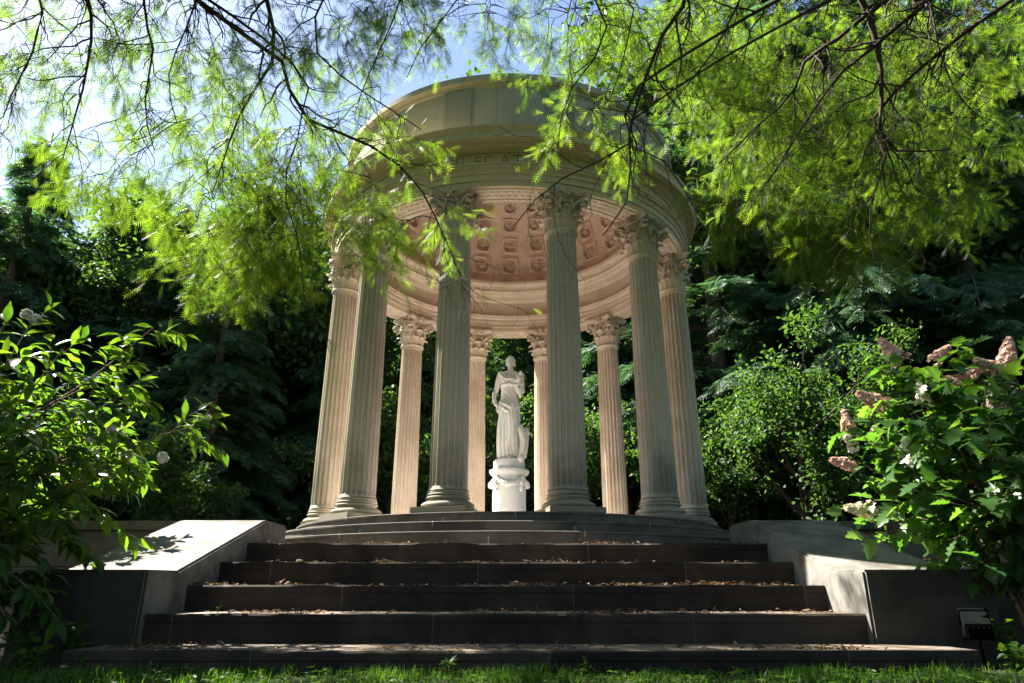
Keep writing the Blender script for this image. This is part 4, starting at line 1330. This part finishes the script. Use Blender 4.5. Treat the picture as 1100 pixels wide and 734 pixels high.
right_canopy = [((5.8, 2.0, 8.8), (3.2, 3.2, 2.0), 5000), ((2.2, 2.2, 7.4), (2.6, 2.4, 1.0), 4000), ((3.5, -2.0, 8.0), (4.0, 3.0, 1.5), 4500)]
cypress("cypress_tree", "feathery cypress with dense bright green sprays hanging over the temple's right side", (7.0, 2.0, GZ), 6.2, right_guides, right_clusters, 32, right_canopy)

# ------------------------------------------------------------------ bushes
def join_np(parts):
    V, Fs, R, n = [], {}, [], 0
    for v, f, r in parts:
        for a in f: Fs.setdefault(a.shape[1], []).append(a + n)
        V.append(v); R.append(r); n += len(v)
    return np.vstack(V), [np.vstack(x) for x in Fs.values()], np.concatenate(R)


def bush(name, label, cat, base, stems, tpl, mat, leaf, per, rs, drop=.45, n2=6, s2len=(.22, .5)):
    """stems: list of point lists (world)"""
    root = empty(name, base)
    tag(root, label, cat)
    b = np.array(base)
    P = np.array([resample(np.array(s) - b, 14) for s in stems])
    R = np.linspace(.016, .004, 14)[None].repeat(len(P), 0)
    S2, R2, _ = spawn(P, R, n2, s2len, (.4, 1.0), .03, .12, 8, .35, 1.0, rs, .6, .003)
    v1, f1 = tubes_np(P, R, 6); v2, f2 = tubes_np(S2, R2, 5)
    obj("stems", mesh_np("stems", np.vstack([v1, v2]), np.vstack([f1, f2 + len(v1)]), M_STEM, True), root)
    parts = []
    for tw, n, lo in ((P, int(per * 1.2), .3), (S2, per, .12)):
        par = np.repeat(np.arange(len(tw)), n)
        t = np.tile(np.linspace(lo, 1, n), len(tw)) + rs.uniform(-.03, .03, len(par))
        q, tan = sample_poly(tw[par], np.clip(t, 0, 1))
        r = unit(rs.normal(size=(len(par), 3)))
        pp = unit(r - tan * (r * tan).sum(1, keepdims=True))
        pp[:, 2] *= .5
        a = rs.uniform(.5, 1.15, len(par))[:, None]
        D = unit(tan * np.cos(a) + unit(pp) * np.sin(a) + np.array([0, 0, -1.]) * drop * rs.uniform(.3, 1.3, len(par))[:, None])
        up = np.array([0, 0, 1.0]) + rs.normal(size=(len(par), 3)) * .35
        parts.append(scatter(*tpl, q, D, rs.uniform(.65, 1.2, len(par)) * leaf, rs=rs, up=up))
    v, f, r = join_np(parts)
    obj("leaves", mesh_np("leaves", v, f, mat, True, r), root)
    return root, P


rs = np.random.RandomState(51)
tips = [(5, 350, 5.2), (35, 345, 5.3), (70, 372, 5.4), (110, 400, 5.6), (165, 352, 5.9), (150, 385, 5.8), (140, 420, 5.9), (120, 440, 5.5), (208, 458, 5.9), (165, 480, 5.7), (125, 500, 5.4),
        (95, 470, 5.2), (60, 430, 5.0), (30, 400, 4.9), (10, 430, 4.8), (45, 480, 4.9), (80, 520, 5.0), (20, 520, 4.7), (110, 545, 5.3), (60, 560, 4.9), (5, 480, 4.6), (-40, 380, 5.0), (-60, 450, 4.8), (-30, 540, 4.6), (80, 575, 5.2), (-60, 350, 5.6), (130, 465, 7.0), (150, 485, 7.15), (160, 508, 7.2), (135, 520, 7.1), (60, 470, 6.9), (90, 450, 7.0), (110, 480, 7.1), (80, 510, 6.8), (50, 520, 6.6), (20, 470, 6.4), (10, 590, 4.7), (50, 600, 4.85), (-20, 620, 4.6), (30, 632, 4.65), (5, 660, 4.55)]
stems = []
for px, py, Y in tips:
    e = at(px, py, Y)
    s = np.array([-4.45 + rs.uniform(-.5, .35), 5.35 + rs.uniform(-.45, .45), GZ - .02])
    m1 = s * .62 + e * .38 + np.array([-.05, 0, .35 + .2 * (e[2] > 1)])
    m2 = s * .22 + e * .78 + np.array([0, 0, .22])
    stems.append([s, m1, m2, e])
lb, LP = bush("leafy_bush", "green bush of long drooping lance-shaped leaves beside the left cheek wall", "bush", (-4.45, 5.35, GZ), stems, T_LANCE, M_SHRUB, .175, 10, rs, .5, n2=10, s2len=(.15, .40))
# white blossoms on the left bush
def blossom(parent, p, r, n, mat, rs, pet=.03, name="flower", axis=None, cone=False):
    b = np.array(parent.location)
    p = np.array(p) - b
    if cone:
        ax_ = unit(np.array(axis, float))
        t = rs.uniform(0, 1, n) ** .8
        rr = r * .58 * (1 - t * .80) * np.sqrt(rs.uniform(.35, 1.25, n))
        u = unit(rs.normal(size=(n, 3))); u = unit(u - ax_ * (u @ ax_)[:, None])
        q = p + ax_ * (t * r * 1.7)[:, None] + u * rr[:, None]
        outw = unit(u + ax_ * .35)
    else:
        outw = unit(rs.normal(size=(n, 3))); q = p + outw * r * rs.uniform(.5, 1, (n, 1))
    # four petals to a floret
    Q = np.repeat(q, 4, 0); O = np.repeat(outw, 4, 0)
    ref = unit(np.cross(O, np.array([.3, .2, .9])))
    ref2 = np.cross(O, ref)
    ph = np.tile(np.arange(4) * PI / 2, n) + np.repeat(rs.uniform(0, 6.28, n), 4)
    D = ref * np.cos(ph)[:, None] + ref2 * np.sin(ph)[:, None] + O * .25
    v, f, rn = scatter(*T_PETAL, Q, D, np.repeat(rs.uniform(.7, 1.2, n), 4) * pet, rs=rs, up=O)
    rn = np.repeat(rs.uniform(0, 1, n), 16)
    return obj(name, mesh_np(name, v, f, mat, False, rn), parent)


for px, py, Y, r, n in ((29, 338, 5.3, .035, 34), (38, 343, 5.3, .035, 34), (135, 490, 5.75, .045, 34), (174, 492, 5.8, .045, 40), (98, 470, 5.25, .03, 20), (120, 462, 5.4, .03, 20)):
    blossom(lb, at(px, py, Y), r, n, M_FLOW_W, rs, .032, "blossom")

rs = np.random.RandomState(52)
tips = [(960, 392, 6.0), (985, 400, 5.8), (945, 432, 5.9), (1010, 390, 5.7), (1030, 420, 5.6), (1060, 420, 5.4), (1085, 395, 5.3), (1095, 440, 5.1), (920, 470, 6.0), (930, 500, 6.0), (950, 480, 5.8), (975, 455, 5.6), (1000, 470, 5.5),
        (1030, 480, 5.3), (1060, 490, 5.2), (1090, 510, 5.0), (935, 545, 6.0), (960, 525, 5.9), (990, 520, 5.7), (1020, 540, 5.4), (1130, 480, 5.0), (1140, 540, 5.1), (1050, 455, 5.3),
        (970, 430, 5.8), (1000, 440, 5.6), (1120, 420, 5.1)]
stems = []
for px, py, Y in tips:
    e = at(px, py, Y - .45)
    s = np.array([4.05 + rs.uniform(-.35, .5), 5.2 + rs.uniform(-.45, .5), GZ - .02])
    m1 = s * .62 + e * .38 + np.array([.08, 0, .25 + .2 * (e[2] > 1)])
    m2 = s * .22 + e * .78 + np.array([0, 0, .15])
    stems.append([s, m1, m2, e])
hb, HP = bush("flowering_shrub", "oak-leaved shrub with dusty pink flower cones beside the right cheek wall", "shrub", (4.1, 5.2, GZ), stems, T_OAK, M_HYD, .175, 7, rs, .55, n2=8)
for px, py, Y, r, ax_, mt, n in (
    (969, 389, 6.0, .125, (-.75, 0, 1.0), M_FLOW_P, 130), (951, 436, 5.9, .12, (-1.0, -.1, .45), M_FLOW_P, 120), (1002, 388, 5.75, .085, (.6, -.2, .5), M_FLOW_P, 80), (1012, 416, 5.6, .11, (.9, -.3, .35), M_FLOW_P, 110),
    (1038, 406, 5.5, .085, (.7, -.2, .5), M_FLOW_P, 80), (1070, 440, 5.3, .12, (.1, -.2, 1), M_FLOW_C, 100), (1080, 400, 5.3, .13, (.3, -.1, 1), M_FLOW_P, 120), (1070, 398, 5.3, .09, (-.8, -.2, .3), M_FLOW_P, 80),
    (912, 462, 6.0, .08, (-.1, 0, 1), M_FLOW_P, 60), (918, 482, 6.0, .07, (-.4, -.3, .4), M_FLOW_W, 60), (935, 474, 5.95, .06, (.2, -.3, .6), M_FLOW_C, 50), (915, 500, 6.0, .09, (-.9, -.2, .2), M_FLOW_P, 70),
    (936, 549, 6.0, .11, (-1, -.2, .1), M_FLOW_C, 100), (968, 486, 5.7, .06, (.2, -.4, .5), M_FLOW_W, 44), (992, 434, 5.6, .08, (-.1, -.2, 1), M_FLOW_C, 60), (975, 500, 5.6, .06, (.3, -.3, .5), M_FLOW_W, 44)):
    blossom(hb, at(px, py, Y - .45), r * 1.2, int(n * 1.7), mt, rs, .021, "flower_cone", ax_, True)

# ------------------------------------------------------------------ garden floodlight
fl = empty("floodlight", (3.24, 5.08, GZ), rad(-25))
fl.scale = (.85, .85, .95)
FLZ = .06
tag(fl, "small dark green garden floodlight on a stake beside the right cheek wall", "floodlight")
mb = MB(); mb.tube([(0, 0, -.05), (0, 0, .14 + FLZ)], [.012, .012], 8); mb.tube([(-.09, 0, .14 + FLZ), (.09, 0, .14 + FLZ)], [.010, .010], 8)
mb.tube([(-.1, 0, .13 + FLZ), (-.1, 0, .22 + FLZ)], [.009, .009], 6); mb.tube([(.1, 0, .13 + FLZ), (.1, 0, .22 + FLZ)], [.009, .009], 6)
obj("bracket", mb.mesh("bracket", M_METAL, smooth=40), fl)
mb = MB()
Mx = Matrix.Translation((0, 0, .23 + FLZ)) @ Matrix.Rotation(rad(35), 4, 'X')
mb.box(-.095, .095, -.07, .08, -.06, .06, Mx)
mb.box(-.105, .105, .08, .105, -.07, .07, Mx)
for j in range(5): mb.box(-.08 + j * .037, -.068 + j * .037, -.09, -.0701, -.05, .05, Mx)
obj("housing", mb.mesh("housing", M_METAL, smooth=30, bevel=.006), fl)
mb = MB(); mb.box(-.085, .085, .1055, .109, -.052, .052, Mx)
obj("lens", mb.mesh("lens", M_GLASS), fl)

# ------------------------------------------------------------------ grass, ground plants, fallen leaves
rs = np.random.RandomState(61)
n = 16000
gx = rs.uniform(-4.2, 4.6, n); gy = np.where(rs.uniform(0, 1, n) < .72, rs.uniform(4.2, 4.755, n), rs.uniform(2.4, 4.2, n))
blade = (np.array([(0, .05, 0), (0, -.05, 0), (.5, .038, .04), (.5, -.038, .04), (1, 0, -.05)]), [np.array([(0, 1, 3, 2)]), np.array([(2, 3, 4)])])
clump = .5 + .5 * np.sin(gx * 5.1 + 2 * np.sin(gy * 6)) * np.sin(gx * 2.3 + 1)
S = np.stack([rs.uniform(.045, .095, n) * (.6 + .7 * clump) * np.where(rs.uniform(0, 1, n) < .1 + .95 * clump, 1, .28), np.full(n, .07), np.full(n, .07)], 1)
gy = np.where(np.abs(gx + .1) > 3.0, gy + .5 * rs.uniform(0, 1, n), gy)
gp = np.stack([gx, gy, np.full(n, GZ - .004)], 1)
gd = np.stack([rs.normal(size=n) * .45, rs.normal(size=n) * .45, np.full(n, 1.)], 1)
v, f, r = scatter(*blade, gp, gd, S, rs=rs)
m2 = 900
cx = rs.uniform(-4.2, 4.6, m2); cyy = rs.uniform(4.1, 4.74, m2)
cpos = np.stack([cx, cyy, GZ + rs.uniform(.01, .055, m2)], 1)
cp3 = np.repeat(cpos, 3, 0); ph = np.tile(np.arange(3) * 2.1, m2) + np.repeat(rs.uniform(0, 6, m2), 3)
cd = np.stack([np.cos(ph), np.sin(ph), rs.uniform(-.1, .35, m2 * 3)], 1)
v2, f2, r2 = scatter(*T_OVAL, cp3, cd, rs.uniform(.02, .042, m2 * 3), rs=rs, up=np.array([0, 0, 1.]) + rs.normal(size=(m2 * 3, 3)) * .2)
V, Fs, Rn = join_np([(v, f, r), (v2, f2, r2)])
tag(obj("grass", mesh_np("grass", V, Fs, M_GRASS, False, Rn)), "strip of short grass and clover before the bottom step", "grass", kind="stuff")

# fallen leaves and needles on the treads
n = 0; LPs, LDs, LSs, LUp = [], [], [], []
for i in range(5):
    y0 = STEP_Y[i]; y1 = STEP_Y[i + 1] if i < 4 else 7.75
    for c in range(9):
        c0 = rs.uniform(-2.5, 2.5); k = int(rs.uniform(8, 70)); sp = rs.uniform(.05, .30)
        x = np.clip(c0 + rs.normal(size=k) * sp, -2.58, 2.58)
        edge = rs.uniform() < .6
        y = np.clip((y0 + .05 + np.abs(rs.normal(size=k)) * .07) if edge else (y1 - .04 - np.abs(rs.normal(size=k)) * .07), y0 + .015, y1 - .02)
        LPs.append(np.stack([x, y, STEP_Z[i] + .004 + np.abs(rs.normal(size=k)) * .010], 1))
    k = 130
    x = rs.uniform(-2.58, 2.58, k); y = rs.uniform(y0 + .015, y1 - .02, k)
    LPs.append(np.stack([x, y, np.full(k, STEP_Z[i] + .005)], 1))
LPs = np.vstack(LPs); n = len(LPs)
LD = np.stack([rs.normal(size=n), rs.normal(size=n), rs.normal(size=n) * .22], 1)
thin_ = rs.uniform(0, 1, n) < .55
S = np.stack([rs.uniform(.025, .07, n), np.where(thin_, .012, rs.uniform(.025, .06, n)), rs.uniform(.03, .09, n)], 1)
v, f, r = scatter(*T_OVAL, LPs, LD, S, rs=rs, up=np.array([0, 0, 1.]) + rs.normal(size=(n, 3)) * .35)
tag(obj("leaf_litter", mesh_np("leaf_litter", v, f, M_LITTER, False, r)), "brown dry leaves and needles scattered over the stone treads", "fallen leaves", kind="stuff")


def single_leaf(name, label, p, size, mat, d, up=(0, .3, 1)):
    v, f, r = scatter(*T_OVAL, np.zeros((1, 3)), np.array([d], float), np.array([size]), rs=rs, up=np.array([up], float))
    v[:, 2] -= v[:, 2].min()
    me = mesh_np(name, v, f, mat, True, r)
    bm = bmesh.new(); bm.from_mesh(me)
    bmesh.ops.solidify(bm, geom=bm.faces[:], thickness=.0015); bm.to_mesh(me); bm.free()
    o = obj(name, me, None, p)
    tag(o, label, "leaf", "single leaves lying on the steps")
    return o


single_leaf("fallen_leaf", "pale bleached leaf lying on the second step near its left end", (-2.05, 5.43, STEP_Z[1] + .002), .09, M_PALE, (.8, -.3, .25))
single_leaf("fallen_leaf", "yellow leaf lying on the bottom step left of centre", (-.78, 4.86, STEP_Z[0] + .002), .075, M_YELL, (.9, .2, .3))
single_leaf("fallen_leaf", "pale bleached leaf lying on the fourth step at its left end", (-1.95, 6.64, STEP_Z[3] + .002), .09, M_PALE, (.6, -.3, .2))
single_leaf("fallen_leaf", "round whitish leaf in the grass at the lower left", (-2.64, 4.50, GZ + .06), .075, M_PALE, (.7, -.5, .35))


def sprout(name, label, p, h, nl, leaf, mat=M_GRASS, tpl=T_LANCE):
    r_ = empty(name, p); tag(r_, label, "plant")
    P = []
    for k in range(max(1, nl // 4)):
        a = rs.uniform(0, 6.28)
        P.append(resample([(0, 0, 0), (.1 * h * math.cos(a), .1 * h * math.sin(a), h * .5), (.35 * h * math.cos(a), .35 * h * math.sin(a), h)], 8))
    P = np.array(P); R = np.linspace(.003, .001, 8)[None].repeat(len(P), 0)
    v, f = tubes_np(P, R, 4)
    obj("stems", mesh_np("stems", v, f, M_GRASS, True, np.full(len(v), .5)), r_)
    par = rs.randint(0, len(P), nl)
    q, tan = sample_poly(P[par], rs.uniform(.25, 1, nl))
    D = rs.normal(size=(nl, 3)) * np.array([1, 1, .4]) + np.array([0, 0, .25])
    v, f, r = scatter(*tpl, q, D, rs.uniform(.7, 1.2, nl) * leaf, rs=rs, up=np.array([0, 0, 1.]) + rs.normal(size=(nl, 3)) * .3)
    obj("leaves", mesh_np("leaves", v, f, mat, True, r), r_)


sprout("weed", "tiny green weed sprouting on the second step near its left end", (-2.12, 5.42, STEP_Z[1]), .08, 9, .035)
sprout("weed", "small green weed growing over the left end of the bottom step", (-2.66, 4.72, GZ), .19, 14, .05)
sprout("weed", "narrow-leaved weed tuft standing in the grass left of centre", (-.32, 4.55, GZ), .10, 22, .07)
sprout("weed", "small upright weed in the grass right of centre", (.52, 4.6, GZ), .10, 16, .05)
for x, y, h, lab in (
    (-2.98, 5.12, .30, "dark broad-leaved plant at the foot of the left cheek wall"),
    (-3.12, 4.78, .24, "dark broad-leaved plant in the lower left corner of the photo"),
    (-3.32, 5.16, .34, "dark broad-leaved plant under the lance-leaved bush"),
    (-2.90, 4.62, .16, "low leafy plant beside the left end of the bottom step"),
    (3.16, 4.66, .18, "low leafy plant beside the right end of the bottom step"),
    (3.42, 5.10, .30, "dark leafy plant behind the garden floodlight"),
):
    sprout("ground_plant", lab, (x, y, GZ), h, int(150 * h + 12), .075, M_SHRUB, T_OVAL)
